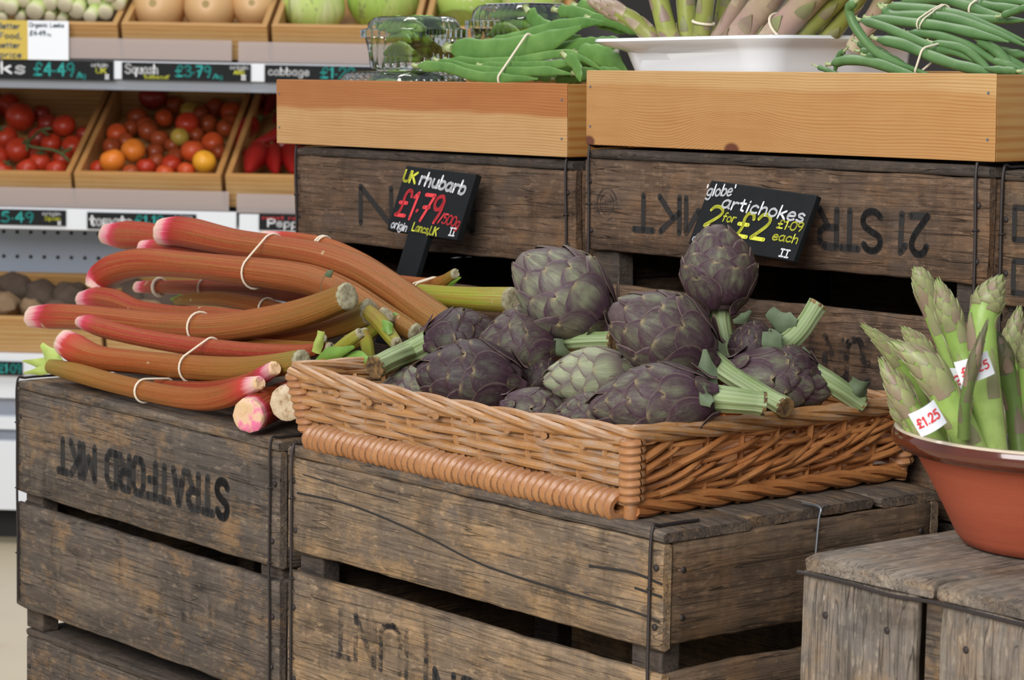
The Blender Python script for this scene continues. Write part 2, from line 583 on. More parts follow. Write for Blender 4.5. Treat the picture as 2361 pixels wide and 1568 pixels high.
TERRA = NT('terracotta')
_v = TERRA.obj()
_f = TERRA.noise(TERRA.vec('MULTIPLY', _v, (8, 8, 90)), 1, 4, .6)
_g = TERRA.noise(_v, 120, 4)
_c = TERRA.mix(_f, (.36, .072, .032), (.43, .10, .048))
TERRA.bump(TERRA.math('ADD', _f, TERRA.math('MULTIPLY', _g, .3)), .25, .002)
TERRA = TERRA.done(_c, .6)
GLAZE = enamel('brown_glaze', (.095, .020, .008), .12, Coat_Weight=.6)
CREAM = enamel('cream_glaze', (.62, .52, .38), .2, Coat_Weight=.4)
PAPER = plain('sticker_paper', (.80, .82, .86), .6, .02, 20)


def asp_mat(name, base, mid, tip):
    n = NT(name)
    v, s, t, l = n.st()
    f = n.noise(n.obj(), 90, 4, .6)
    ang = n.math('MULTIPLY', s, 2 * math.pi)
    ring = n.n('ShaderNodeCombineXYZ', {0: n.math('COSINE', ang), 1: n.math('SINE', ang), 2: n.math('MULTIPLY', l, 9.)}).outputs[0]
    g = n.noise(n.vec('MULTIPLY', ring, (4, 4, 1)), 1, 4)
    c = n.ramp(n.math('ADD', t, n.math('MULTIPLY', n.math('SUBTRACT', g, .5), .25)), [(.05, base), (.5, mid), (.95, tip)])
    c = n.mix(n.ramp(f, [(.45, 0), (.7, .35)]), c, [x * .6 for x in mid])
    c = n.mix(n.math('MULTIPLY', n.n('ShaderNodeObjectInfo').outputs['Random'], .5), c, [x * .55 for x in mid])
    if 'scale' in name:
        c = n.mix(n.math('MULTIPLY', n.ramp(l, [(.45, 0), (.95, 1)]), n.ramp(t, [(.2, .9), (.9, .5)])), c, (.25, .165, .125))
        c = n.mix(n.math('MULTIPLY', n.ramp(t, [(.8, 0), (1, 1)]), .5), c, (.17, .12, .10))
    return n.done(c, .4, Specular_IOR_Level=.35)


ASP = asp_mat('asparagus_green', (.40, .52, .16), (.27, .41, .09), (.22, .30, .08))
ASP_SC = asp_mat('asparagus_scale', (.27, .24, .14), (.30, .31, .14), (.38, .42, .17))
ASP_OL = asp_mat('asparagus_olive', (.44, .40, .16), (.30, .33, .07), (.30, .30, .08))
ASP_VI = asp_mat('asparagus_white_violet', (.66, .58, .38), (.46, .30, .25), (.42, .40, .16))
ASP_SV = asp_mat('asparagus_violet_scale', (.46, .38, .24), (.34, .24, .18), (.30, .26, .12))


def bean_mat(name, a, b, c3):
    n = NT(name)
    f = n.noise(n.obj(), 24, 3)
    g = n.noise(n.obj(), 200, 3)
    c = n.mix(n.ramp(f, [(.3, 0), (.7, 1)]), a, b)
    c = n.mix(n.ramp(g, [(.55, 0), (.8, .3)]), c, c3)
    return n.done(c, .42, Specular_IOR_Level=.4, Subsurface_Weight=.05, Subsurface_Radius=(.004, .008, .002))


BEAN = bean_mat('green_bean', (.075, .165, .050), (.125, .235, .08), (.17, .28, .11))
FLATB = bean_mat('flat_bean', (.080, .195, .035), (.155, .30, .07), (.20, .33, .10))
POD = bean_mat('pea_pod', (.12, .26, .03), (.22, .36, .05), (.24, .32, .09))
BEAN_END = plain('bean_stalk_end', (.40, .46, .22), .6)

PLAS = NT('clear_plastic')
_t = PLAS.n('ShaderNodeBsdfTransparent')
_t.inputs[0].default_value = (.95, .965, .955, 1)
_gl = PLAS.n('ShaderNodeBsdfGlossy', {'Roughness': .06, 'Color': (1, 1, 1, 1)})
_fr = PLAS.n('ShaderNodeFresnel', {'IOR': 1.5})
_mx = PLAS.n('ShaderNodeMixShader', {0: PLAS.math('MULTIPLY_ADD', _fr.outputs[0], 1.2, .05, True), 1: _t.outputs[0], 2: _gl.outputs[0]})
PLAS.t.links.new(_mx.outputs[0], PLAS.t.nodes['Material Output'].inputs[0])
PLAS = PLAS.m
STRIP = NT('plastic_price_strip')
_t = STRIP.n('ShaderNodeBsdfTransparent')
_d = STRIP.n('ShaderNodeBsdfPrincipled', {'Base Color': (.48, .40, .38, 1), 'Roughness': .35})
_mx = STRIP.n('ShaderNodeMixShader', {0: .55, 1: _t.outputs[0], 2: _d.outputs[0]})
STRIP.t.links.new(_mx.outputs[0], STRIP.t.nodes['Material Output'].inputs[0])
STRIP = STRIP.m

# ---------------------------------------------------------------- hand lettering (single strokes on a 10 x 10 grid)
GL = {
    'A': (7, '0,0 3.5,10 7,0;1.3,3.6 5.7,3.6'), 'B': (6.5, '0,0 0,10 4,10 6,8.6 6,6.4 4,5.2 0,5.2;4,5.2 6.5,4 6.5,1.4 4.4,0 0,0'),
    'C': (6.5, '6.5,8.4 5,10 1.6,10 0,8 0,2 1.6,0 5,0 6.5,1.6'), 'D': (6.5, '0,0 0,10 4.2,10 6.5,8 6.5,2 4.2,0 0,0'),
    'E': (5.5, '5.5,10 0,10 0,0 5.5,0;0,5 4.4,5'), 'F': (5.5, '5.5,10 0,10 0,0;0,5 4.4,5'), 'G': (6.8, '6.5,8.4 5,10 1.6,10 0,8 0,2 1.6,0 5.2,0 6.8,1.6 6.8,4.6 4,4.6'),
    'H': (6.5, '0,0 0,10;6.5,0 6.5,10;0,5 6.5,5'), 'I': (3.4, '1.7,0 1.7,10;0,10 3.4,10;0,0 3.4,0'), ':': (1.2, '.5,.4 .7,.5'), 'J': (5, '5,10 5,2 3.6,0 1.4,0 0,2'), 'K': (6.5, '0,0 0,10;6.2,10 0,4.4;2,6 6.5,0'),
    'L': (5.5, '0,10 0,0 5.5,0'), 'M': (8, '0,0 0,10 4,3.4 8,10 8,0'), 'N': (6.5, '0,0 0,10 6.5,0 6.5,10'), 'O': (6.8, '1.6,0 0,2 0,8 1.6,10 5.2,10 6.8,8 6.8,2 5.2,0 1.6,0'),
    'P': (6.3, '0,0 0,10 4.4,10 6.3,8.6 6.3,6 4.4,4.6 0,4.6'), 'R': (6.5, '0,0 0,10 4.4,10 6.3,8.6 6.3,6 4.4,4.8 0,4.8;3,4.8 6.5,0'),
    'S': (6.5, '~6.2,8.6 4.6,10 1.8,10 .2,8.4 .6,6.4 3.2,5.2 5.9,3.8 6.4,1.8 4.8,.1 1.8,0 0,1.4'), 'T': (6.5, '3.25,0 3.25,10;0,10 6.5,10'), 'U': (6.5, '~0,10 0,2.6 1.4,.2 3.4,0 5.4,.6 6.4,2.8 6.5,10'),
    'V': (6.5, '0,10 3.2,0 6.5,10'), 'W': (9, '0,10 2.2,0 4.5,7 6.8,0 9,10'), 'Y': (6.5, '0,10 3.2,5 6.5,10;3.2,5 3.2,0'),
    '0': (6, '~3,10 .6,8.4 0,5 .6,1.6 3,0 5.4,1.6 6,5 5.4,8.4 3,10'), '1': (2.5, '.2,8.2 2,10 1.6,0'), '2': (6, '~.4,8 1.6,9.8 4,10 5.6,8.2 5,5.8 2.4,2.6 .2,.2;.2,.1 6.2,.3'),
    '3': (5.5, '~.3,8.6 2,10 4.6,9.4 5,7.2 2.4,5.4;~2.4,5.4 5.2,4.4 5.4,1.6 3,0 .2,1'), '4': (6, '4.4,0 4.4,10 0,3.4 6.2,3.6'), '5': (5.6, '5.2,10 1,9.8 .6,5.8;~.6,5.8 3,6.4 5.2,4.6 5,1.4 2.6,0 .2,.8'),
    '6': (5.8, '~4.8,10 1.6,7 .2,3.4 1.4,.4 4,0 5.6,2 5,4.4 2.6,5 .4,3.4'), '7': (5.6, '0,9.7 5.6,10 2,0;1.2,5 4.6,5.3'), '8': (5.6, '~2.8,5.2 .6,7.2 1.2,9.6 3,10 4.8,9.2 5,7 2.8,5.2 .3,3 .8,.6 2.8,0 5,.8 5.4,3 2.8,5.2'),
    '9': (5.6, '~5.2,8.2 3.6,10 1,9.2 .2,7 1.6,5 4,5.4 5.2,8.4;~5.3,8.4 5,4 3.4,0'), '£': (6.4, '~6,8 5,9.8 3,9.8 2,7.6 2.4,4 1.6,1.2 .2,.2;0,.2 6,.4;.2,5 4.6,5.2'),
    '.': (1.2, '.5,3.4 .7,3.5'), ',': (1.2, '.9,.6 .2,-1.6'), '/': (4, '0,-1 4,10'), "'": (1, '.2,10 .5,7.6'), '-': (4, '.2,4.6 3.6,4.8'), ' ': (3.4, ''), '(': (2, '~2,10 .4,7 .4,3 2,0'),
    'a': (5.2, '~4.6,5.6 2.4,6.4 .4,4.6 .2,1.6 1.8,.1 3.8,1.2 4.7,5.4;~4.7,6 4.6,1 5.4,.1'), 'b': (5, '.4,10 .3,.3;~.3,3.4 2,6 4.4,5.4 4.8,2 3,0 .4,.6'), 'c': (4.6, '~4.4,5.4 2.6,6.4 .6,5 .2,2 1.8,.1 4.4,.9'),
    'd': (5, '4.7,10 4.6,0;~4.6,4.6 2.6,6.2 .4,4.6 .3,1.6 2,0 4.5,1.4'), 'e': (4.8, '~.4,3.2 4.4,3.8 3.8,6 2,6.4 .4,4.6 .3,1.6 2.2,0 4.6,1.1'), 'f': (4, '~4,9.4 2.6,10 1.6,8 1.5,0;.2,5.6 3.6,5.9'),
    'g': (5, '~4.6,5.6 2.4,6.4 .4,4.6 .4,1.8 2.2,.4 4.4,2 4.7,5.8;~4.7,6 4.6,-1.6 2.6,-3.4 .4,-2.4'), 'h': (5, '.3,10 .3,0;~.3,3.4 2.2,6 4.2,5.2 4.5,0'), 'i': (1.4, '.7,6 .7,0;.7,8.4 .8,8.8'),
    'k': (4.8, '.3,10 .3,0;4.4,6.4 .4,2.8;1.6,3.8 4.8,0'), 'l': (1.2, '.5,10 .6,0'), 'm': (7.4, '.3,6 .3,0;~.3,3.6 1.8,6 3.4,5.2 3.6,0;~3.6,3.6 5.2,6 6.8,5.2 7,0'), 'n': (5, '.3,6 .3,0;~.3,3.4 2.2,6 4.2,5.2 4.5,0'),
    'o': (5, '~2.4,6.4 .5,5 .3,1.8 2.2,0 4.4,1.2 4.7,4.4 2.4,6.4'), 'p': (5, '.4,6 .3,-3.4;~.4,4.4 2.4,6.3 4.6,5 4.6,1.8 2.6,0 .4,1'), 'q': (5, '~4.6,5.6 2.4,6.4 .4,4.6 .4,1.6 2.2,0 4.6,2;4.7,6 4.7,-3.4'),
    'r': (3.8, '.3,6 .4,0;~.4,3.4 1.8,5.8 3.8,5.8'), 's': (4.4, '~4.2,5.4 2.4,6.4 .6,5.2 1.4,3.6 3.6,2.8 4.2,1.2 2.4,0 .2,.8'), 't': (3.8, '1.6,9 1.7,.8 3.4,.1;0,6 3.6,6.2'), 'u': (5, '~.3,6 .3,2 1.6,.1 3.6,.6 4.5,3;4.6,6 4.7,0'),
    'y': (5, '~.3,6 .6,2.8 2.4,1.6 4.4,3;~4.6,6 4.4,-1.6 2.4,-3.4 .4,-2.6'), 'v': (4.6, '.2,6 2.2,0 4.6,6'), 'w': (6.6, '.2,6 1.8,0 3.4,5 5,0 6.6,6'),
}


def lettering(g, txt, x, y, h, width=None, sw=.1, mi=0, slant=0., gap=.2, wob=0., rnd=None, z=0.):
    """flat painted strokes in the local x-y plane: x, y is the left end of the base line, h the capital height"""
    k = h / 10
    tot = sum(GL[c][0] for c in txt) + gap * 10 * (len(txt) - 1)
    kx = width / tot if width else k
    cx = x
    r = sw * h / 2
    for ch in txt:
        w, d = GL[ch]
        dy = (rnd.uniform(-wob, wob) * h) if rnd else 0
        for st in d.split(';'):
            if not st: continue
            sm = st[0] == '~'
            pts = [tuple(map(float, q.split(','))) for q in st.lstrip('~').split()]
            if sm: pts = [tuple(p) for p in catmull([np.array(p) for p in pts], 5 * len(pts))]
            pp = [np.array([cx + px_ * kx + slant * py_ * k, y + py_ * k + dy]) for px_, py_ in pts]
            for a, b in zip(pp[:-1], pp[1:]):
                t = b - a
                L = np.linalg.norm(t)
                if L < 1e-9: continue
                nn = np.array([-t[1], t[0]]) / L * r
                g.add([(*(a + nn), z), (*(b + nn), z), (*(b - nn), z), (*(a - nn), z)], [[3, 2, 1, 0]], None, mi)
            for p in pp:
                g.add([(p[0] + r * math.cos(q * math.pi / 4), p[1] + r * math.sin(q * math.pi / 4), z) for q in range(8)], [list(range(8))], None, mi)
        cx += (w + gap * 10) * kx
    return cx


# ---------------------------------------------------------------- crates
def plank_mesh(L, H, Tk, rnd, wear=.0009, seg=26, edge_top=0., chew=0.):
    """a worn board: x 0..L, z 0..H, y 0..Tk (front face at y = 0)"""
    g = G()
    b = min(.0022, Tk * .3)
    rows = []
    ph = [rnd.uniform(0, 6) for _ in range(6)]
    for i in range(seg + 1):
        t = i / seg
        e0 = wear * (.35 * math.sin(9 * t + ph[0]) + .45 * math.sin(23 * t + ph[1]) + rnd.uniform(-.8, .8))
        e1 = wear * (.35 * math.sin(8 * t + ph[2]) + .45 * math.sin(27 * t + ph[3]) + rnd.uniform(-.8, .8)) - edge_top * abs(math.sin(5 * t + ph[4])) - chew * max(0, math.sin(31 * t + ph[5])) * rnd.random()
        x = L * t
        if i == 0: x += 0
        z0, z1 = e0, H + e1
        end = .0022 if i in (0, seg) else 0
        prof = [(b + end, z0), (end, z0 + b), (end, z0 + .25 * H), (end, z0 + .5 * H), (end, z0 + .75 * H), (end, z1 - b), (b + end, z1), (Tk - b, z1), (Tk, z1 - b), (Tk, z0 + b), (Tk - b, z0)]
        row = []
        for q, (yy, zz) in enumerate(prof):
            xx = x
            if i in (0, seg): xx += (1 if i == 0 else -1) * rnd.uniform(0, .0030)
            row.append((xx, yy, zz))
        rows.append(row)
    g.grid(rows, None, True, 0, True, True)
    return g


def nail(g, x, z, y=0., r=.0033, mi=1):
    pr = [(0, -.0016), (r * .7, -.0014), (r, -.0006), (r, .001)]
    lathe(g, pr, np.array([x, y, z]), np.array([0, 1., 0]), seg=8, mi=mi)


def wire(pts, r=.0016, n=None, seed=0, wob=.0012):
    rn = random.Random(seed)
    P = [np.array(p) + np.array([rn.uniform(-1, 1), 0, 0]) * wob for p in pts]
    g = G()
    Tube(P, r, n or 5 * len(P)).mesh(g, 6)
    return g


def crate(label, M, L, Wd, H, planks, gaps, mat, seed, top='long', endmat=None, foot=0., wires=True, topmat=None, group=None, end_planks=None, end_gaps=None, edge=0., matlist=None, nails=True, ntop=4, solid=False, name='wooden_crate'):
    rn = random.Random(seed)
    root = thing(name, label, 'crate', M, group)
    endmat = endmat or mat
    topmat = topmat or mat
    tk = .011

    def sub(nm, g, loc, rx=(1, 0, 0), ry=(0, 1, 0), rz=(0, 0, 1), mt=mat):
        F = frame(np.array(loc), np.array(rx), np.array(ry), np.array(rz))
        return g.build(nm, [mt, RUST], root, M @ F, sharp=50)
    parts = {}
    z = H
    for k, h in enumerate(planks):
        z0 = z - h
        for side in (0, 1):
            hx = gaps[k] if (solid and side == 1 and k < len(gaps)) else 0
            g = plank_mesh(L, h + hx, tk, rn, edge_top=edge if (k == 1 and side == 0) else 0)
            if nails and side == 0:
                for xx in (.014, L - .014):
                    for f in (.25, .72):
                        nail(g, xx + rn.uniform(-.004, .004), h * f + rn.uniform(-.006, .006))
            mt = matlist[k] if matlist else mat
            if side == 0: parts['front%d' % k] = sub('front_slat', g, (0, 0, z0), mt=mt)
            else: sub('back_slat', g, (L, Wd, z0 - hx), (-1, 0, 0), (0, -1, 0), mt=mt)
        z = z0 - (gaps[k] if k < len(gaps) else 0)
    zlow = z0
    ep = end_planks or planks
    eg = end_gaps or gaps
    z = H
    for k, h in enumerate(ep):
        z0 = z - h
        for side in (0, 1):
            hx = eg[k] if (solid and side == 0 and k < len(eg)) else 0
            g = plank_mesh(Wd - 2 * tk - .002, h + hx, tk, rn, edge_top=edge * 1.5 if k == 1 else 0)
            if nails and side == 1:
                for xx in (.014, Wd - .04):
                    for f in (.25, .72): nail(g, xx, h * f)
            if side == 1: sub('end_slat', g, (L, tk + .001, z0), (0, 1, 0), (-1, 0, 0), mt=endmat)
            else: sub('end_slat', g, (0, Wd - tk - .001, z0 - hx), (0, -1, 0), (1, 0, 0), mt=endmat)
        z = z0 - (eg[k] if k < len(eg) else 0)
    for cx_ in (tk, L - tk - .042):
        for cy_ in (tk, Wd - tk - .024):
            g = G().box((0, 0, 0), (.042, .024, H - min(zlow, z0) + foot - .002))
            F = frame(np.array([cx_, cy_, min(zlow, z0) - foot]), np.array([1., 0, 0]), np.array([0, 1., 0]), ZV)
            g.build('corner_post', W_DARK, root, M @ F, smooth=False, bevel=.002)
    # boards across the top
    if top == 'long':
        ws = [1 + rn.uniform(-.25, .25) for _ in range(ntop)]
        sw = sum(ws)
        y = 0
        for k in range(ntop):
            w = (Wd + .004) * ws[k] / sw
            dx0, dx1 = rn.uniform(-.003, .010), rn.uniform(-.004, .010)
            g = plank_mesh(L - dx0 - dx1, w - .004, .012, rn, wear=.0012, chew=.002)
            sub('top_board', g, (dx0, y, H + .0125), (1, 0, 0), (0, 0, -1), (0, 1, 0), mt=topmat)
            y += w
    if wires:
        for xx in (.012, L - .016):
            pts = [(xx, .06, H + .014), (xx, .012, H + .0142), (xx, -.0018, H + .009), (xx, -.0022, H * .8), (xx, -.0022, H * .55), (xx, -.0022, H * .3), (xx, -.0022, zlow + .01)]
            g = wire(pts, .0017, 40, seed)
            for q in range(3):
                zc = H * (.85 - .3 * q)
                Tube([(xx - .003, -.002, zc - .001), (xx - .001, -.0045, zc), (xx + .0025, -.0042, zc + .001), (xx + .004, -.001, zc + .001)], .0009, 10).mesh(g, 5)
            g.build('wire_tie', RUST, root, M)
    return root, M


def stencil(root, M, txt, x0, x1, z0, h, mat=INK, flip=True, sw=.17, y=-.0006, gap=.22, yscale=None):
    """ink stencil on the front face of a crate, between local x0..x1 and from z0 up h"""
    g = G()
    F = frame(np.array([x1, y, z0 + h]), np.array([-1., 0, 0]), np.array([0, 0, -1.]), np.array([0, -1., 0])) if flip else \
        frame(np.array([x0, y, z0]), np.array([1., 0, 0]), ZV, np.array([0, -1., 0]))
    lettering(g, txt, 0, 0, h, x1 - x0, sw, gap=gap)
    g.build('stencil_lettering', mat, root, M @ F, smooth=False)


# crate under the basket
LB, WB = .603, .388
MB_ = frame(C0 - U1 * LB - ZV * .30, U1, V1, ZV)
rB, _ = crate('grey brown wooden crate under the wicker basket of artichokes', MB_, LB, WB, .30, [.103, .165], [.022], W_TAN, 11, endmat=W_TAN2, topmat=W_GREY, end_planks=[.098, .15], end_gaps=[.026], edge=.0018)
stencil(rB, MB_, 'HUNT', .085, .25, .095, .050, INK_FAINT, sw=.15)
stencil(rB, MB_, 'JN', .265, .33, .058, .055, INK, sw=.14)
stencil(rB, MB_, 'LTD', .36, .55, .07, .040, INK_FAINT, sw=.15)
g = G()
for pts, r in (([(.02, -.0006, .262), (.12, -.0006, .263), (.24, -.0006, .251), (.34, -.0006, .236), (.46, -.0006, .231), (.56, -.0006, .229), (.60, -.0006, .226)], .0011),
               ([(.03, -.0006, .284), (.10, -.0006, .2815), (.2, -.0006, .279)], .0006), ([(.50, -.0006, .262), (.56, -.0006, .266), (.602, -.0006, .262)], .0013), ([(.565, -.0006, .252), (.602, -.0006, .250)], .0013)):
    Tube([np.array(p) for p in pts], r, 40).mesh(g, 6, sq=(1, .5))
g.build('split_crack', DARKIN, rB, MB_)
g = G()
Tube([(LB - .02, .205, .3145), (LB + .004, .205, .3135), (LB + .0048, .203, .300), (LB + .0025, .202, .25), (LB + .002, .204, .19)], .0012, 24).mesh(g, 6)
g.build('wire_tie', STEEL, rB, MB_)
M_ = frame(C0 - U1 * LB - ZV * ZB, U1, V1, ZV)
crate('wooden crate beneath the basket crate, below the picture edge', M_, LB, WB, ZB - .315, [.13, .13, .13], [.03, .03], W_TAN, 12, wires=False, nails=False)

# crate under the rhubarb
LA = .606
A1 = onP(645, 1043, C0 + V1 * .026, V1)
MA = frame(A1 - UA * LA - ZV * .285, UA, VA, ZV)
rA, _ = crate('dark grey wooden crate under the rhubarb with black upside-down lettering', MA, LA, .372, .285, [.134, .137], [.014], W_GREY, 21, foot=.028, topmat=W_GREY)
xa = lambda px, py: float((onP(px, py, A1, VA) - A1) @ UA) + LA
stencil(rA, MA, 'STRATFORD MKT', xa(135, 1050), xa(525, 1150), .194, .040, INK, sw=.27, gap=.26)
stencil(rA, MA, 'HUNT LTD', .12, .52, .055, .045, ink_mat('worn_away_ink', (.045, .038, .033), .34), sw=.2)
MA2 = frame(A1 - UA * (LA - .004) + VA * .012 - ZV * A1[2], UA, VA, ZV)
ZA2 = A1[2] - .285 - .028 - .013
crate('broken wooden crate at the bottom of the stack, under the rhubarb crate', MA2, LA - .01, .36, ZA2, [.13, .12, .12], [.02, .03], W_GREY, 22, wires=False, topmat=W_DARK, ntop=3)
g = G()
Tube([np.array([-.03, .0, ZA2 - .018]), np.array([.012, .0, ZA2 - .018])], .0018, 6).mesh(g, 6)
lathe(g, [(0, -.002), (.0045, -.0018), (.0045, .0005)], np.array([-.03, 0, ZA2 - .018]), np.array([1., 0, 0]), seg=8)

# back row of crates
WBK = .37
LD = .652
HD = .36


def back_crate(label, right, L, seed, planks, mat, dz=0.):
    o = right - U2 * L - W2 * HD
    Mx = frame(o, U2, V2, W2)
    r, _ = crate(label, Mx, L, WBK, HD, planks, [.039, .015], mat, seed, topmat=W_DARK, wires=True, solid=True)
    return r, Mx


rD, MD = back_crate('brown wooden crate behind the artichoke sign, under the right pine tray', D0, LD, 31, [.109, .120, .075], W_BROWN)
C1 = T(1327, 394, 0.004)
rC, MC = back_crate('brown wooden crate behind the rhubarb sign, under the left pine tray', C1, .628, 32, [.115, .115, .075], W_BROWN)
E1 = T(2294, 417, .016) + U2 * .62
rE, ME = back_crate('grey wooden crate at the right picture edge, behind the asparagus bowl', E1, .62, 33, [.126, .115, .065], W_TAN2)
xd = lambda px, py, o, L: float((onP(px, py, o, V2) - o) @ U2) + L
stencil(rD, MD, '21 STR', xd(1890, 500, D0, LD), xd(2140, 540, D0, LD), HD - .082, .040, INK, sw=.2, gap=.16)
stencil(rD, MD, 'MKT', xd(1462, 490, D0, LD), xd(1640, 500, D0, LD), HD - .080, .040, INK, sw=.2, gap=.22)
stencil(rD, MD, 'HUNT LTD', xd(1690, 800, D0, LD), xd(2040, 850, D0, LD), HD - .225, .045, INK_FAINT, sw=.2)
g = G()
for rr in (.0185, .0125):
    Tube([(math.cos(q * math.pi / 12) * rr, math.sin(q * math.pi / 12) * rr, 0) for q in range(25)], .0008, 60).mesh(g, 4, sq=(.3, 1))
lettering(g, 'MKT', -.009, -.003, .006, .018, .2)
F = frame(np.array([xd(1400, 490, D0, LD), -.0006, HD - .053]), np.array([1., 0, 0]), ZV, np.array([0, -1., 0]))
g.build('round_ink_stamp', INK_FAINT, rD, MD @ F)
stencil(rC, MC, 'NEN', xd(832, 470, C1, .628), xd(1090, 490, C1, .628), HD - .085, .048, INK, sw=.2)
stencil(rE, ME, 'DO', .028, .10, HD - .058, .032, INK, sw=.2, flip=False)
stencil(rE, ME, 'DO', .028, .10, HD - .112, .032, INK, sw=.2, flip=False)
for (o, L, lab, sd) in ((D0, LD, 'wooden crate standing on the floor, carrying the right back crate', 41), (C1, .628, 'wooden crate standing on the floor, carrying the left back crate', 42), (E1, .62, 'wooden crate standing on the floor, carrying the rightmost back crate', 43)):
    h = (o - U2 * L)[2] - HD - .0145
    Mx = frame(o - U2 * L - W2 * (HD + h + .013), U2, V2, W2)
    crate(lab, Mx, L, WBK, h, [.2, .2, .2], [.03, .03], W_DARK, sd, wires=False, nails=False, ntop=3)

# crate standing on end under the bowl
FO = onP(1850, 1277, C0 + U1 * .17, U1)
KF = FO[1] / 2.548
MF = frame(FO - ZV * FO[2], U1, V1, ZV)
HF = FO[2]
rF = thing('wooden_crate', 'pale grey wooden crate standing on end under the terracotta bowl', 'crate', MF)
rn = random.Random(5)
LF, DF = .43, .34


def fsub(nm, g, loc, rx, ry, rz, mt, **k):
    return g.build(nm, [mt, RUST], rF, MF @ frame(np.array(loc, float), np.array(rx, float), np.array(ry, float), np.array(rz, float)), sharp=50, **k)


for k in range(3):
    x0 = (0, .172 * KF, .33)[k]
    w = (.142 * KF, .135, .10)[k]
    g = plank_mesh(HF - .014, w, .012, rn, wear=.0012)
    for zz in (.03, w - .03): nail(g, HF - .05, zz)
    fsub('front_slat', g, (x0 + w, 0, 0), (0, 0, 1), (0, 1, 0), (-1, 0, 0), W_PALE)
    g = plank_mesh(HF - .014, w, .012, rn, wear=.0012)
    fsub('back_slat', g, (x0, DF, 0), (0, 0, 1), (0, -1, 0), (1, 0, 0), W_PALE)
for k in range(2):
    y0 = .014 + k * .16
    for x in (0, LF):
        g = plank_mesh(HF - .014, .15, .012, rn)
        if x == 0: fsub('side_slat', g, (0, y0, 0), (0, 0, 1), (1, 0, 0), (0, 1, 0), W_PALE)
        else: fsub('side_slat', g, (LF, y0 + .15, 0), (0, 0, 1), (-1, 0, 0), (0, -1, 0), W_PALE)
for k in range(3):
    x0 = (.002, .156, .295)[k]
    w = (.150, .135, .135)[k]
    g = plank_mesh(DF + .002, w, .0135, rn, wear=.0014, chew=.002)
    fsub('top_board', g, (x0 + w, -.001, HF), (0, 1, 0), (0, 0, -1), (-1, 0, 0), W_PALE)
fsub('inner_post', G().box((0, 0, 0), (.05, .03, .10)), (.135, .013, HF - .114), (1, 0, 0), (0, 1, 0), (0, 0, 1), W_GREY)
g = wire([(-.004, -.002, HF - .0165), (.05, -.0022, HF - .0160), (.11, -.0024, HF - .018), (.16, -.0022, HF - .0155), (.25, -.0024, HF - .0168), (.36, -.0022, HF - .016)], .0018, 40)
g.build('wire_tie', RUST, rF, MF)


# ---------------------------------------------------------------- wicker basket
BW, BD, BH = .512, .378, .080
BO = C0 - U1 * .575 + V1 * .016 + ZV * .0255
BO = np.array([BO[0], BO[1], ZB + .0132])
MK = frame(BO, U1, V1, ZV)
bas = thing('wicker_basket', 'shallow rectangular orange brown wicker basket holding the artichokes', 'basket', MK)


def bpt(side, s, h, off=0.):
    """point on a side of the basket: s along it 0..1, h height above the base, off outwards"""
    fl = h / BH
    xl, xr, yf, yb = -.030 * fl, BW + .004 * fl, -.004 * fl, BD + .01 * fl
    if side == 'front': return np.array([xl + (xr - xl) * s, yf - off, h])
    if side == 'back': return np.array([xl + (xr - xl) * s, yb + off, h])
    if side == 'left': return np.array([xl - off, yf + (yb - yf) * s, h])
    return np.array([xr + off, yf + (yb - yf) * s, h])


rn = random.Random(3)
for side in ('front', 'left', 'back'):
    Ls = BW if side != 'left' else BD
    g = G()
    ns = int(Ls / .036)
    for k in range(ns + 1):
        Tube([bpt(side, k / ns, h) for h in (.0, .03, .06, BH)], .0032, 6).mesh(g, 6)
    rows = 8
    for r in range(rows):
        h = .0165 + r * .0082
        pts = []
        nn = ns * 6
        ph = r * math.pi + rn.uniform(-.25, .25)
        for k in range(nn + 1):
            s = k / nn
            o = .0046 * math.sin(math.pi * s * ns * .62 + ph + (r // 2) * .9)
            pts.append(bpt(side, s, h + .0008 * math.sin(6 * s + r) + .0009 * math.cos(math.pi * s * ns * .62 + ph), o))
        Tube(pts, lambda t: .0049, nn + 1).mesh(g, 8)
    if side == 'front':
        for k in range(9):
            s = .14 + .105 * k
            p = bpt(side, s, BH - .014 - .002 * (k % 2), .005)
            Tube([p + np.array([-.012, .002, -.001]), p, p + np.array([.006, -.004, -.001])], .0036, 8).mesh(g, 8)
    g.build(side + '_weave', WICK if side != 'back' else WICK_O, bas, MK)
g = G()
for k in range(9):
    Tube([bpt('right', k / 8, h) for h in (0, .03, .06, BH)], .0034, 6).mesh(g, 6)
for k in range(40):
    s0 = -.30 + 1.28 * (k + rn.uniform(-.4, .4)) / 40
    ln = rn.uniform(.34, .46)
    h0 = .014 + rn.uniform(-.004, .012) + .006 * (k % 3)
    rise = rn.uniform(.040, .056)
    r0 = rn.uniform(.0026, .0043)
    pts = []
    for q in range(15):
        t = q / 14
        s = s0 + ln * t
        if s < .0 or s > 1.0: continue
        o = .0065 * math.sin(math.pi * (t * 2.4 - .45)) + .001
        pts.append(bpt('right', s, min(BH - .006, h0 + rise * t + .003 * math.sin(t * 5 + k)), o))
    if len(pts) > 4:
        Tube(pts, lambda t, r0=r0: r0 * (1.06 - .45 * t), 3 * len(pts)).mesh(g, 8)
for lvl in range(4):
    pts = []
    for q in range(61):
        s = q / 60
        pts.append(bpt('right', s, .020 + lvl * .015 + .010 * s, .0045 * math.sin(math.pi * 8 * s + lvl * math.pi)))
    Tube(pts, .0030, 61).mesh(g, 7)
g.build('right_weave', WICK_O, bas, MK)
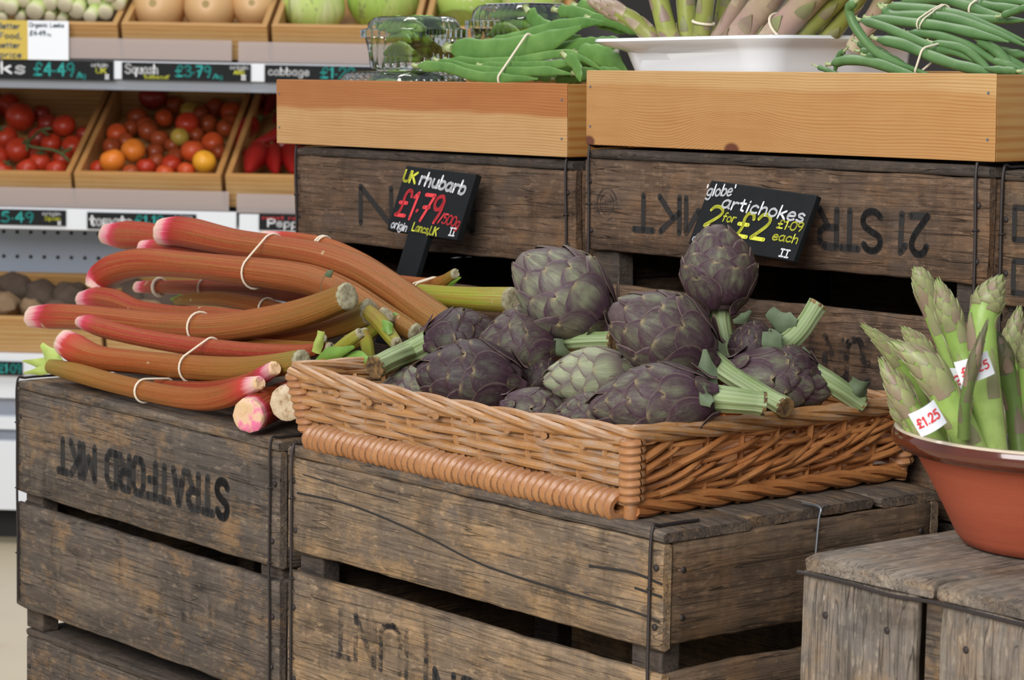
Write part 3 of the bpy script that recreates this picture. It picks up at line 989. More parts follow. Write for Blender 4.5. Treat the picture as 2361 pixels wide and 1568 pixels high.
# coiled border along the foot of the front
g = G()
n_ = 48
for k in range(n_):
    x = .006 + (BW - .012) * (k + .5) / n_
    ring = []
    tl = .0035 + rn.uniform(-.0008, .0008)
    rr = .0125 + rn.uniform(-.0006, .0006)
    for q in range(17):
        a = 2 * math.pi * q / 16
        ring.append((x + tl * math.cos(a) + .002 * math.sin(a), -.005 + rr * 1.0 * math.sin(a), .0118 + rr * .9 * math.cos(a)))
    Tube(ring, lambda t, q=rn.uniform(.0048, .0060): q, 17).mesh(g, 7, caps=False, sq=(1.0, 1.0))
g.build('coiled_foot', WICK_C, bas, MK)
g = G()
for st in range(3):
    for (sd, L_) in (('right', BD), ('back', BW), ('left', BD)):
        pts = []
        for q in range(81):
            s = q / 80
            a = s * L_ / .14 * 2 * math.pi + st * 2.094
            p = bpt(sd, s, .0095 + .0052 * math.cos(a), .002 + .0052 * math.sin(a))
            pts.append(p)
        Tube(pts, .0048, 81).mesh(g, 7)
g.build('braided_foot', WICK_O, bas, MK)
for (sd, s) in (('front', 0), ('front', 1), ('back', 0), ('back', 1)):
    g = G()
    Tube([bpt(sd, s, h) for h in (-.000, .03, .06, BH)], .0078, 10).mesh(g, 10)
    for k in range(8):
        h = .020 + k * .0078
        c = bpt(sd, s, h)
        ring = [(c[0] + .0092 * math.cos(q * math.pi / 8), c[1] + .0092 * math.sin(q * math.pi / 8), c[2] + .0012 * math.sin(q * math.pi / 8)) for q in range(17)]
        Tube(ring, .0042, 17).mesh(g, 7, caps=False)
    g.build('corner_post', WICK_C, bas, MK)
# twisted rim
g = G()
loop = []
for sd, ra in (('front', range(0, 41)), ('right', range(0, 31)), ('back', range(40, -1, -1)), ('left', range(30, -1, -1))):
    mx = max(ra)
    for q in ra:
        s = q / mx
        sag = -.007 * math.sin(math.pi * s) if sd in ('front', 'back') else -.002 * math.sin(math.pi * s)
        loop.append(bpt(sd, s, BH + .001 + sag, .001))
lt = Tube(loop, .0055, len(loop))
for st in range(4):
    pts = []
    for q in range(501):
        t = q / 500
        p, r, nn, bb, tt = lt.at(t)
        a = t * lt.len / .24 * 2 * math.pi + st * math.pi / 2
        pts.append(p + nn * math.cos(a) * .0056 + bb * math.sin(a) * .0062)
    Tube(pts, .0044, 501).mesh(g, 7)
g.build('twisted_rim', WICK, bas, MK)
g = G().box((-.002, -.002, .004), (BW + .002, BD + .002, .010))
g.build('woven_base', WICK_O, bas, MK, smooth=False)


# ---------------------------------------------------------------- pine trays on the back crates
def tray(label, o, L, H, D, front_mat):
    """o: top right corner of the front"""
    Mx = frame(o - U2 * L - W2 * H, U2, V2, W2)
    r = thing('pine_tray', label, 'tray', Mx)
    t = .017

    def bd(nm, lo, hi, mt, rot=False):
        lo, hi = np.array(lo), np.array(hi)
        c = (lo + hi) / 2
        e = (hi - lo) / 2
        g = G()
        if rot:
            g.box((-e[1], -e[0], -e[2]), (e[1], e[0], e[2]))
            F = frame(c, np.array([0, 1., 0]), np.array([-1., 0, 0]), ZV)
        else:
            g.box(-e, e)
            F = frame(c, np.array([1., 0, 0]), np.array([0, 1., 0]), ZV)
        return g.build(nm, mt, r, Mx @ F, smooth=False, bevel=.0018)
    def mitre(nm, c, ex, ey, ln, h0, h1, mt):
        g = G()
        g.add([(-ln / 2, 0, h0), (ln / 2, 0, h0), (ln / 2 - t, t, h0), (-ln / 2 + t, t, h0), (-ln / 2, 0, h1), (ln / 2, 0, h1), (ln / 2 - t, t, h1), (-ln / 2 + t, t, h1)],
              [[0, 3, 2, 1], [4, 5, 6, 7], [0, 1, 5, 4], [1, 2, 6, 5], [2, 3, 7, 6], [3, 0, 4, 7]])
        g.build(nm, mt, r, Mx @ frame(np.array(c, float), np.array(ex, float), np.array(ey, float), ZV), smooth=False, bevel=.0010)
    mitre('front_board', (L / 2, 0, H / 2), (1, 0, 0), (0, 1, 0), L, -H / 2, H / 2, front_mat)
    mitre('side_board', (L, D / 2, H / 2), (0, 1, 0), (-1, 0, 0), D - .001, -H / 2, H / 2 - .001, PINE_S)
    mitre('side_board', (0, D / 2, H / 2), (0, -1, 0), (1, 0, 0), D - .001, -H / 2, H / 2 - .001, PINE_S)
    mitre('back_board', (L / 2, D, H / 2), (-1, 0, 0), (0, -1, 0), L, -H / 2, H / 2, PINE_S)
    g = G()
    for x in (.008, L - .011):
        for z in (.25, .78): lathe(g, [(0, -.0006), (.0016, -.0005), (.0018, .001)], np.array([x, -.0002, H * z]), np.array([0, 1., 0]), seg=8)
    g.build('nail_heads', STEEL, r, Mx)
    bd('bottom_board', (t, t, .004), (L - t, D - t, .012), PINE_S)
    return r, Mx


TR0 = T(2299, 170, -.004)
TRL = float((TR0 - onP(1352, 166, TR0, V2)) @ U2)
tray('right hand pine display tray with a dark knot, holding the white dish and green beans', TR0, TRL, .0885, .35, PINE_R)
TL0 = T(1309, 193, -.004)
TLL = float((TL0 - onP(637, 182, TL0, V2)) @ U2)
tray('left hand pine display tray of two-tone wood, holding plastic punnets and flat beans', TL0, TLL, .0885, .35, PINE_L)


# ---------------------------------------------------------------- chalk signs
def sign(label, TLp, TRp, BLp, d, beta, texts, th, stake=None):
    b = math.cos(beta) * ZV + math.sin(beta) * V2
    n = np.cross(U2, b)
    bl = T(*BLp, d)
    tl, tr = onP(*TLp, bl, n), onP(*TRp, bl, n)
    x = nrm(tr - tl)
    y = np.cross(n, x)
    w, h = np.linalg.norm(tr - tl), float((tl - bl) @ y)
    o = tl - y * h
    Mx = frame(o, x, y, np.cross(x, y))
    r = thing('price_sign', label, 'sign', Mx)
    g = G().box((0, 0, -th), (w, h, 0))
    g.build('board', CHALK_BLACK, r, Mx, smooth=False, bevel=.0012)
    rn = random.Random(7)
    for (tx, a, bb, wd, hh, mt, sw, sl, sk) in texts:
        g = G()
        lettering(g, tx, 0, 0, hh * h, wd * w, sw, slant=sl, wob=.03, rnd=rn, gap=.14)
        F = frame(np.array([a * w, (1 - bb) * h, .0006]), np.array([math.cos(sk), math.sin(sk), 0]), np.array([-math.sin(sk), math.cos(sk), 0]), ZV)
        g.build('lettering', mt, r, Mx @ F, smooth=False)
    if stake:
        g = G().box((stake[0] * w, -stake[2], -th * .9), (stake[1] * w, .01, -.0004))
        g.build('stake', CHALK_BLACK, r, Mx, smooth=False, bevel=.001)
    return r, Mx, w, h


sign('black chalkboard sign on a stake reading UK rhubarb in yellow and white', (937, 382), (1098, 401), (906, 532), -.055, .34, [
    ('UK', .02, .23, .18, .16, CH_YEL, .26, .0, -.05), ('rhubarb', .26, .25, .66, .19, CH_WHITE, .22, .06, -.06),
    ('£1.79', .06, .76, .62, .40, CH_RED, .14, .06, -.04), ('/500g', .69, .77, .29, .145, CH_RED, .17, .1, -.10),
    ('origin', .05, .955, .235, .12, CH_WHITE, .20, .06, -.06), ('Lancs,UK', .36, .95, .36, .12, CH_YEL, .18, .06, -.05), ('II', .885, .94, .075, .11, CH_WHITE, .2, 0, 0)], .010, (.31, .60, .145))
sign('black chalkboard sign reading globe artichokes, 2 for £2, behind the upright artichoke', (1640, 415), (1884, 450), (1590, 562), -.05, .40, [
    ("'globe'", -.01, .25, .27, .17, CH_WHITE, .17, .08, .10), ('artichokes', .19, .385, .77, .185, CH_WHITE, .18, .05, -.02),
    ('2', .09, .70, .13, .31, CH_YEL, .17, .05, -.03), ('for', .24, .585, .12, .13, CH_YEL, .18, .1, 0), ('£2', .395, .76, .28, .37, CH_YEL, .16, .05, -.03),
    ('£1.09', .755, .555, .225, .125, CH_YEL, .19, .06, 0), ('each', .75, .735, .23, .125, CH_YEL, .19, .06, 0), ('II', .865, .955, .08, .105, CH_WHITE, .24, 0, 0),
    ('origin', .03, .95, .28, .11, CH_WHITE, .18, .06, 0)], .008, (.20, .42, .16))


# ---------------------------------------------------------------- rhubarb
def dist(P):
    return float((P - CAM) @ fw)


STK = {}


def px_of(P):
    v = P - CAM
    d = v @ fw
    return 1180.5 + FPX * (v @ rt) / d, 784 - FPX * (v @ up) / d


def stalk(key, label, pts, ds, rs, mat, base=CUT_W, end=CUT, seed=0, flare=1.0, sq=(1, .9), leaf=None, ridges=9):
    """pts: pixels from the pulled base to the trimmed top; ds: depths behind the crate front; rs: half widths in pixels"""
    n = len(pts)
    if not isinstance(ds, (list, tuple)): ds = [ds] * n
    dd = [float(np.interp(i / (n - 1), np.linspace(0, 1, len(ds)), ds)) for i in range(n)]
    P = [A_(x, y, d) for (x, y), d in zip(pts, dd)]
    sc = dist(P[n // 2]) / FPX
    rl = [r * sc for r in rs]
    rf = lambda t: float(np.interp(t, np.linspace(0, 1, len(rl)), rl))
    tb = Tube(P, rf, 14 * n, ref=up)
    STK[key] = tb
    root = thing('rhubarb_stalk', label, 'rhubarb', P[0], 'rhubarb stalks piled on the dark crate')
    rn = random.Random(seed)
    ph = rn.uniform(0, 6)
    g = G()
    tb.mesh(g, 40, lambda a, t: 1 + .022 * math.cos(ridges * a + ph) + .03 * math.cos(2 * a + ph) + .02 * math.cos(3 * a), False, sq=sq)
    g.build('stem', mat, root)
    for t, mt, s in ((0., base, -1), (1., end, 1)):
        if mt is None: continue
        p, r, N, Bv, Tn = tb.at(t)
        g = G()
        rows = []
        for q, (k, h) in enumerate(((1.005, -.002), (1.0, .0015), (.86, .0035), (.55, .004), (.25, .003))):
            rows.append([p + Tn * s * (h + rn.uniform(-.0009, .0009) * (q > 0)) + (N * math.cos(a) * sq[0] + Bv * math.sin(a) * sq[1]) * r * k * (1 + .022 * math.cos(ridges * a + ph) + .03 * math.cos(2 * a + ph) + .02 * math.cos(3 * a)) for a in [2 * math.pi * j / 20 for j in range(20)]])
        g.grid(rows, None, True, 0, False, True)
        g.build('cut_end', mt, root)
    for lf in leaf or []:
        leaf_mesh(root, *lf)
    return root, tb


def leaf_mesh(root, pts, d, w, mat=None, curl=.4, fn=A_, seed=1, name='leaf'):
    """a small leaf along pixel points; w: half widths in pixels"""
    P = [fn(x, y, dd) for (x, y), dd in zip(pts, d if isinstance(d, (list, tuple)) else [d] * len(pts))]
    P = catmull(P, 14)
    sc = dist(P[0]) / FPX
    rn = random.Random(seed)
    rows, rb = [], []
    for i, p in enumerate(P):
        t = i / 13
        T_ = nrm(P[min(i + 1, 13)] - P[max(i - 1, 0)])
        side = nrm(np.cross(T_, fw))
        nn = np.cross(side, T_)
        wv = float(np.interp(t, np.linspace(0, 1, len(w)), w)) * sc
        row = []
        for j in range(-3, 4):
            s = j / 3
            row.append(p + side * wv * s * (1 + .10 * math.sin(9 * t + j + seed)) + nn * (curl * wv * s * s + .10 * wv * math.sin(7 * t + 2 * s + seed)))
        rows.append(row)
        rb.append([q + nn * .0011 for q in row])
    g = G()
    ring = [r + b[::-1] for r, b in zip(rows, rb)]
    g.grid(ring, None, True, 0, True, True)
    return g.build(name, mat or LEAFG, root)


stalk('r18', 'thin olive rhubarb stalk with a torn leaf stub, behind the sign stake', [(840, 640), (920, 648), (985, 655), (1020, 650), (1048, 632)], [.31, .31, .31, .305, .30], [13, 13, 14, 15, 12], RH_OL, CUT_P, CUT, 18,
      leaf=[([(1020, 655), (1040, 650), (1062, 640)], .30, [4, 9, 1])])
stalk('r17', 'thick bright green rhubarb stalk with a ragged cut end, at the foot of the sign', [(800, 640), (900, 670), (985, 682), (1080, 688), (1180, 692)], [.30, .29, .285, .28, .275], [24, 26, 27, 27, 30], RH_GRN, CUT_P, CUT, 17, ridges=5)
stalk('r16', 'pale pink rhubarb stalk deep inside the pile, under the big arching stalk', [(318, 662), (360, 662), (470, 664), (600, 668), (740, 690)], [.30] * 5, [14, 15, 18, 20, 20], RH_PINK, CUT_P, CUT, 16)
stalk('r15', 'short olive rhubarb stalk with a green tip, seen through the loop of the pile', [(820, 760), (720, 740), (620, 712), (520, 692), (440, 690), (405, 694)], [.27] * 6, [18, 19, 20, 17, 14, 9], RH_OL, CUT_P, None, 15,
      leaf=[([(425, 688), (410, 688), (392, 690)], .268, [8, 9, 2])])
stalk('r3', 'rhubarb stalk with a fat white base, topmost at the far left of the pile', [(246, 540), (290, 543), (335, 544), (400, 550), (520, 575), (640, 610)], [.27] * 6, [24, 34, 31, 24, 24, 22], RH_PINK, CUT_W, CUT, 3)
stalk('r4', 'rhubarb stalk with a flat magenta cut base facing left', [(330, 572), (380, 570), (450, 572), (560, 590), (660, 620)], [.25] * 5, [18, 19, 18, 18, 16], RH_PINK, CUT_P, CUT, 4)
stalk('r22', 'rhubarb stalk with a torn brown base, tucked behind the arching stalk', [(268, 604), (300, 598), (360, 600), (470, 612), (600, 640)], [.255] * 5, [14, 17, 20, 20, 20], RH, CUT_W, CUT, 22)
stalk('r2', 'long rhubarb stalk lying highest, along the front of the brown crate', [(610, 548), (680, 556), (760, 574), (840, 612), (915, 660), (985, 704), (1045, 745)], [.29, .29, .285, .28, .27, .26, .25], [16, 20, 23, 25, 25, 23, 20], RH_OL, CUT_P, CUT, 2)
stalk('r1', 'thick red brown rhubarb stalk sloping across the top with a blunt pink base', [(376, 535), (410, 534), (455, 541), (540, 560), (640, 574), (740, 592), (830, 622), (905, 665), (970, 712), (1045, 762)], [.235, .235, .235, .235, .235, .23, .225, .22, .215, .20], [33, 36, 36, 32, 30, 31, 32, 33, 34, 34], RH, CUT_P, CUT, 1)
stalk('r5', 'big arching red rhubarb stalk curving down to a pink base on the left', [(224, 664), (236, 640), (272, 618), (335, 606), (440, 612), (540, 622), (640, 634), (730, 650), (810, 682), (880, 722), (960, 768)], [.18, .185, .19, .195, .20, .205, .21, .21, .205, .20, .19], [31, 37, 38, 36, 32, 33, 36, 36, 34, 29, 22], RH, CUT_W, CUT, 5,
      leaf=[([(905, 722), (925, 745), (950, 765)], .185, [6, 22, 4])])
stalk('r6', 'rhubarb stalk with a plump pale base, just above the longest pink base', [(190, 692), (225, 688), (270, 694), (320, 712), (400, 722), (520, 730), (640, 745)], [.165] * 7, [20, 26, 26, 20, 17, 18, 18], RH_PINK, CUT_W, CUT, 6)
stalk('r14', 'short olive brown rhubarb stalk with a broad grey cut top, under the curved stalk', [(560, 785), (640, 775), (720, 762), (790, 742), (852, 720)], [.145, .15, .155, .16, .165], [20, 26, 29, 30, 30], RH_OL, CUT_P, CUT, 14)
stalk('r7', 'long curved red rhubarb stalk with a white base jutting furthest left', [(76, 731), (120, 730), (180, 732), (260, 738), (380, 752), (500, 756), (610, 742), (710, 718), (800, 684)], [.10, .10, .105, .11, .12, .12, .12, .12, .12], [27, 31, 30, 28, 31, 33, 33, 32, 30], RH, CUT_W, CUT, 7)
stalk('r21', 'dark rhubarb stalk squeezed beneath the curved stalk', [(460, 800), (560, 795), (660, 800), (760, 805)], [.13] * 4, [14, 15, 15, 15], RH_OL, CUT_P, CUT, 21)
stalk('r8', 'slender crimson rhubarb stalk with a pink bulb base, second row from the front', [(184, 742), (205, 746), (240, 758), (320, 778), (420, 795), (520, 806), (620, 812), (720, 808), (742, 782)], [.075, .075, .08, .085, .09, .09, .09, .09, .09], [13, 20, 22, 20, 21, 20, 18, 15, 12], RH_PINK, CUT_P, CUT, 8)
stalk('r9', 'rhubarb stalk with hollow whitish base, its pale green cut by the basket corner', [(150, 790), (178, 806), (230, 826), (320, 836), (430, 847), (540, 853), (620, 845), (695, 832)], [.045, .045, .05, .055, .06, .06, .06, .055], [32, 36, 30, 28, 30, 30, 27, 25], RH_OL, CUT_W, CUT, 9)
stalk('r11', 'red rhubarb stalk hidden behind the front one, with an upturned pink base', [(632, 850), (600, 868), (560, 884), (500, 894), (430, 893), (360, 884)], [.035, .04, .045, .05, .05, .05], [17, 20, 19, 17, 15, 10], RH_PINK, CUT_P, None, 11)
stalk('r10', 'front rhubarb stalk, olive green with a leafy left end and a split pink base', [(596, 884), (565, 895), (525, 912), (470, 921), (400, 915), (320, 898), (240, 878), (170, 858), (118, 845)], [.010, .010, .012, .014, .016, .018, .022, .026, .03], [17, 25, 28, 27, 25, 24, 24, 24, 19], RH_OL, CUT_P, None, 10,
      leaf=[([(125, 845), (90, 838), (52, 832)], [.03, .028, .026], [17, 13, 2], TOPG, .3), ([(135, 838), (112, 815), (95, 793)], [.03, .032, .034], [14, 17, 5], TOPG, .3), ([(112, 850), (85, 856), (55, 860)], [.03, .022, .016], [13, 9, 2], TOPG, .3)])
stalk('r12', 'rhubarb stalk end facing out, with a pink patch on its tan cut face', [(574, 958), (612, 938), (690, 905)], [-.012, .03, .12], [41, 42, 38], RH_PINK, CUT_P, None, 12)
stalk('r13', 'rhubarb stalk end facing out, white and papery, beside the basket corner', [(660, 930), (690, 915), (740, 890)], [.008, .05, .12], [41, 41, 38], RH_OL, CUT_W, None, 13)
stalk('r19', 'stubby green rhubarb top with a square grey cut, middle of the cut ends', [(800, 800), (840, 775), (872, 748), (890, 728)], [.17] * 4, [16, 18, 20, 21], RH_GRN, None, CUT, 19)
stalk('r20', 'green rhubarb top with a leaf web, pointing down beside the artichokes', [(850, 720), (878, 745), (900, 775), (914, 792)], [.155, .15, .145, .14], [18, 21, 18, 16], RH_GRN, None, CUT, 20,
      leaf=[([(882, 738), (892, 752), (900, 770)], .135, [4, 14, 5])])
stalk('r23', 'upright green rhubarb stub with a dry ring, below the cluster of cut ends', [(838, 768), (846, 792), (852, 830)], [.13, .128, .126], [15, 17, 16], RH_GRN, CUT, CUT, 23)
stalk('r24', 'pale split rhubarb top with torn green leaf, in front of the cut ends', [(735, 845), (765, 820), (800, 790), (828, 770)], [.07, .075, .08, .085], [11, 15, 15, 13], RH_GRN, None, CUT, 24,
      leaf=[([(722, 842), (760, 822), (815, 800)], .068, [8, 20, 3]), ([(790, 830), (825, 825), (860, 838)], .075, [10, 16, 3]), ([(728, 815), (735, 790), (740, 765)], .066, [12, 10, 8], TOPG)])
# dry scrap of leaf on the big stalk
o = thing('leaf_scrap', 'tiny dark green leaf scrap stuck on the big arching rhubarb stalk', 'leaf', A_(757, 630, .165))
leaf_mesh(o, [(748, 634), (757, 632), (766, 625)], .165, [4, 9, 2], AR_LEAF, .3)
g = G()
Tube([A_(748, 636, .165), A_(741, 652, .164), A_(739, 672, .163)], .0004, 10).mesh(g, 5)
g.build('stem', AR_LEAF, o)


def hull(pts):
    pts = sorted(map(tuple, pts))

    def half(ps):
        h = []
        for p in ps:
            while len(h) > 1 and (h[-1][0] - h[-2][0]) * (p[1] - h[-2][1]) - (h[-1][1] - h[-2][1]) * (p[0] - h[-2][0]) <= 0: h.pop()
            h.append(p)
        return h[:-1]
    return half(pts) + half(pts[::-1])


def t_at(tb, px):
    best = min(range(tb.n), key=lambda i: abs(px_of(tb.P[i])[0] - px))
    return best / (tb.n - 1)


def band(label, items, r=.0013, double=0., sq=1.0, mat=None, slant=0., category='rubber band'):
    """a rubber band pulled round the given tubes, each taken where it passes a picture column"""
    cs = []
    for tb, px in items:
        p, rr, N, Bv, Tn = tb.at(t_at(tb, px))
        cs.append((p, rr, Tn))
    T0 = cs[0][2]
    Tn = nrm(sum((c[2] if c[2] @ T0 > 0 else -c[2]) for c in cs))
    c0 = sum(c[0] for c in cs) / len(cs)
    X = nrm(np.cross(Tn, ZV))
    Y = np.cross(X, Tn)
    pts = []
    for p, rr, _ in cs:
        for q in range(20):
            a = q * math.pi / 10
            k = p - c0
            pts.append(((k @ X) + (rr * sq * 1.05 + r) * math.cos(a), (k @ Y) + (rr * 1.05 + r) * math.sin(a)))
    H = hull(pts)
    # even spacing
    L3 = []
    H2 = H + [H[0]]
    for a, b in zip(H2[:-1], H2[1:]):
        for q in range(3): L3.append((a[0] + (b[0] - a[0]) * q / 3, a[1] + (b[1] - a[1]) * q / 3))
    loop = [c0 + X * x + Y * y + Tn * slant * y for x, y in L3]
    o = None
    g = G()
    Tube(loop + loop[:1], r, len(loop) * 2, ref=Tn).mesh(g, 7, caps=False)
    if double: Tube([p + Tn * double * (1 + .4 * math.sin(i * .2)) for i, p in enumerate(loop + loop[:1])], r, len(loop) * 2, ref=Tn).mesh(g, 7, caps=False)
    o = g.build('rubber_band', mat or BAND, None, M=None)
    return tag(o, label, category)


K = STK
band('cream rubber band round the two thickest rhubarb stalks on top', [(K['r1'], 625), (K['r5'], 598)])
band('cream rubber band on the long rhubarb stalk in front of the brown crate', [(K['r2'], 742)], double=.004)
band('cream rubber band round the long curved rhubarb stalk in mid pile', [(K['r7'], 462), (K['r21'], 480)])
band('cream rubber band round the crimson and olive rhubarb stalks near the front', [(K['r8'], 480), (K['r9'], 446)])
band('cream rubber band round the frontmost rhubarb stalk', [(K['r10'], 330), (K['r11'], 390)])
band('doubled cream rubber band on the green rhubarb at the sign stake', [(K['r17'], 975), (K['r18'], 985)], r=.001, double=.006)
band('cream rubber band on the pale stalk deep in the rhubarb pile', [(K['r16'], 470)])
band('dusty rubber band at the pink end of the pale deep rhubarb stalk', [(K['r16'], 368)], r=.0024)
band('cream rubber band on the short olive stalk inside the rhubarb loop', [(K['r15'], 615)])


# ---------------------------------------------------------------- artichokes
def bract(g, posf, t0, ang, lt, hw, lift, rnd, base=.02, notch=.0, n=9, m_=8, shift=0., point=False):
    """a scale lying on a round body: posf(t, angle, add) gives points, hw half width in radians at its widest"""
    rows, at, back = [], [], []
    for i in range(n):
        w = i / (n - 1)
        sh = math.sqrt(max(0, 1 - ((w - .48) / .53) ** 2)) if w > .48 else (.62 + .38 * math.sin(w / .48 * math.pi / 2))
        if point: sh = max(.02, 1 - w ** 1.5) * (.8 + .2 * math.sin(w * 3))
        row, ar, br = [], [], []
        for j in range(m_):
            s = -1 + 2 * j / (m_ - 1)
            wt = w - notch * (1 - abs(s)) ** 2 * max(0, (w - .8) / .2)
            t = t0 + lt * wt
            off = base * (.55 + .75 * math.sin(min(1, w * 1.15) * math.pi / 2)) + lift * w ** 2.4 - .30 * base * s * s * (1 - w)
            row.append(posf(t, ang + hw * sh * s + shift * w, off))
            br.append(posf(t, ang + hw * sh * s + shift * w, off - .10 * base - .0007))
            ar.append((s, w, rnd))
        rows.append(row)
        at.append(ar)
        back.append(br)
    ring = [r + b[::-1] for r, b in zip(rows, back)]
    ra = [a + a[::-1] for a in at]
    g.grid(ring, ra, True, 0, True, True)


def head_mesh(P0, P1, R, nb, seed, fat=.92, lift=.10, bl=.41, bw=1.0, t_end=.86):
    ax = P1 - P0
    L = np.linalg.norm(ax)
    ax = ax / L
    n = nrm(np.cross(ax, [.3, .2, 1.]))
    b = np.cross(ax, n)

    def rad(t):
        tt = min(max(t, 0), 1.08)
        return R * max(.03, math.sin(math.pi * min(.998, tt * .84 + .125))) ** .72 * (1.0 if tt < .55 else 1 - .12 * (tt - .55))

    def posf(t, a, add):
        r = rad(t) + add
        return P0 + ax * (L * t) + (n * math.cos(a) + b * math.sin(a)) * r
    rn = random.Random(seed)
    g = G()
    rows = [[posf(t, 2 * math.pi * j / 20, -.001) for j in range(20)] for t in [0, .03] + [.08 * k for k in range(1, 13)] + [1.0]]
    g.grid(rows, [[(.3, .4, .5)] * 20 for _ in rows], True, 0, True, True)
    for k in range(nb):
        q = k / (nb - 1)
        t0 = -.03 + (t_end - .10) * q ** 1.05
        lt = bl * (1.08 - .35 * q) * rn.uniform(.92, 1.06)
        hw = bw * (.56 + .09 * rn.random()) * (1 + .20 * (1 - q)) if q < .7 else bw * (.62 + .9 * (q - .7))
        bract(g, posf, t0, k * 2.39996 + rn.uniform(-.12, .12), lt, hw, R * lift * rn.uniform(.5, 1.3), rn.random(), R * (.105 - .055 * q), rn.choice([0, .02, .10, .20]))
    return g, posf, rad, ax, n, b


ART = {}


def artichoke(label, base, tip, d, R, mat, seed, stem=None, sr=20, leaves=None, nb=30, cut=True, lift=.055):
    d0, lean = d if isinstance(d, (list, tuple)) else (d, 0.)
    P0 = B(*base, d0)
    P1 = onY(*tip, P0[1] + lean)
    sc = dist(P0) / FPX
    root = thing('artichoke', label, 'artichoke', P0, 'globe artichokes heaped in the wicker basket')
    g, posf, rad, ax, n, b = head_mesh(P0, P1, R * sc, nb, seed, lift=lift)
    g.build('head', mat, root, sharp=80)
    rn = random.Random(seed)
    if stem:
        pts, sd = stem
        P = [B(x, y, dd) for (x, y), dd in zip(pts, sd)]
        tb = Tube([P0 + ax * R * sc * .12] + P, lambda t: sr * sc * (1.10 - .22 * t + .12 * max(0, t - .85) / .15), 10 * len(pts) + 8)
        g = G()
        tb.mesh(g, 36, lambda a, t: 1 + .055 * math.cos(9 * a + seed) + .03 * math.cos(4 * a), False)
        g.build('stem', AR_STEM, root)
        if cut:
            p, r, N, Bv, Tn = tb.at(1.)
            g = G()
            rows = [[p + Tn * h + (N * math.cos(a) + Bv * math.sin(a)) * r * k for a in [2 * math.pi * j / 20 for j in range(20)]] for k, h in ((1.02, -.003), (1.0, .0005), (.7, .001), (.3, -.001))]
            g.grid(rows, None, True, 0, False, True)
            g.build('cut_end', AR_CUT, root)
    g = G()
    for k in range(4):
        bract(g, lambda t, a, add: posf(t, a, add), -.06, k * 1.7 + seed, .20, .36, R * sc * .12, rn.random(), R * sc * .13, .05)
    g.build('base_leaves', {'artichoke_green': AR_G, 'artichoke_mauve': AR_M}.get(mat.name, AR_P), root, sharp=80)
    for lf in leaves or []: leaf_mesh(root, *lf, **dict(fn=B, name='stem_leaf'))
    return root


artichoke('mauve and grey green artichoke at the top left of the heap, tip up left', (1392, 745), (1196, 594), (.25, -.01), 93, AR_M, 1, ([(1408, 770), (1420, 810)], [.255, .26]), 24, nb=28)
artichoke('upright artichoke standing highest on a pale stem, in front of the sign', (1660, 716), (1654, 518), (.25, .012), 79, AR_P, 2, ([(1664, 750), (1682, 840)], [.25, .24]), 22, [([(1630, 735), (1622, 720), (1618, 705)], .235, [14, 16, 4], AR_LEAF), ([(1690, 742), (1712, 735), (1730, 718)], .24, [6, 12, 3], AR_LEAF)], cut=False, nb=30)
artichoke('large reddish purple artichoke in the centre, its stem slanting down to the right', (1636, 826), (1408, 712), (.195, -.01), 91, AR_P, 3, ([(1690, 868), (1750, 905), (1812, 940)], [.20, .205, .20]), 23, nb=30)
artichoke('purple artichoke left of centre with a stubby pale stem pointing right', (1292, 790), (1108, 800), (.215, .0), 82, AR_P, 4, ([(1340, 786), (1415, 784)], [.215, .225]), 21, [([(1300, 800), (1275, 815), (1262, 855)], .19, [20, 26, 6], AR_LEAF, .5), ([(1290, 760), (1305, 748), (1325, 752)], .20, [8, 12, 2], AR_LEAF)])
artichoke('dark artichoke at the back left with a long pale stem reaching to the basket rim', (985, 790), (1150, 765), (.165, .0), 62, AR_D, 5, ([(945, 812), (905, 828), (864, 848)], [.155, .115, .085]), 26)
artichoke('large dark purple artichoke at the front left, tip pointing left', (1200, 890), (960, 858), (.135, .0), 82, AR_D, 6, nb=32, lift=.075)
artichoke('grey green artichoke at the far left behind the dark front one', (1010, 905), (880, 900), (.16, .0), 54, AR_M, 7)
artichoke('pale green artichoke in the middle of the heap', (1462, 862), (1254, 878), (.165, .0), 62, AR_G, 8, nb=32)
artichoke('small purple artichoke low behind the front rim, left of the pale green one', (1160, 938), (1330, 972), (.055, .0), 52, AR_P, 9)
artichoke('small purple artichoke peeking over the front rim below the pale green one', (1425, 958), (1280, 962), (.10, .0), 50, AR_P, 10)
artichoke('large purple artichoke at the front with a short thick stem pointing right', (1640, 915), (1362, 940), (.115, .0), 80, AR_P, 11, ([(1690, 922), (1762, 930)], [.125, .15]), 29, [([(1640, 890), (1630, 850), (1625, 805)], .12, [18, 22, 4], AR_LEAF, .4), ([(1640, 930), (1622, 915), (1618, 890)], .09, [10, 17, 8], AR_LEAF, .5)], nb=32, cut=True)
artichoke('purple artichoke at the right, tip pointing right over the rim', (1682, 862), (1918, 900), (.21, .0), 70, AR_P, 12, nb=32)
artichoke('dark artichoke at the back right with a bent stem sticking up', (1778, 806), (1680, 790), (.265, .0), 55, AR_D, 13, ([(1812, 792), (1848, 760), (1888, 700)], [.275, .285, .30]), 23, [([(1800, 790), (1750, 795), (1700, 835)], .24, [20, 24, 6], AR_LEAF, .5), ([(1835, 745), (1800, 738), (1772, 715)], .275, [10, 26, 14], AR_LEAF, .5), ([(1800, 780), (1770, 770), (1745, 765)], .255, [10, 14, 4], AR_LEAF), ([(1850, 800), (1862, 825), (1870, 840)], .285, [6, 12, 6], AR_LEAF)])
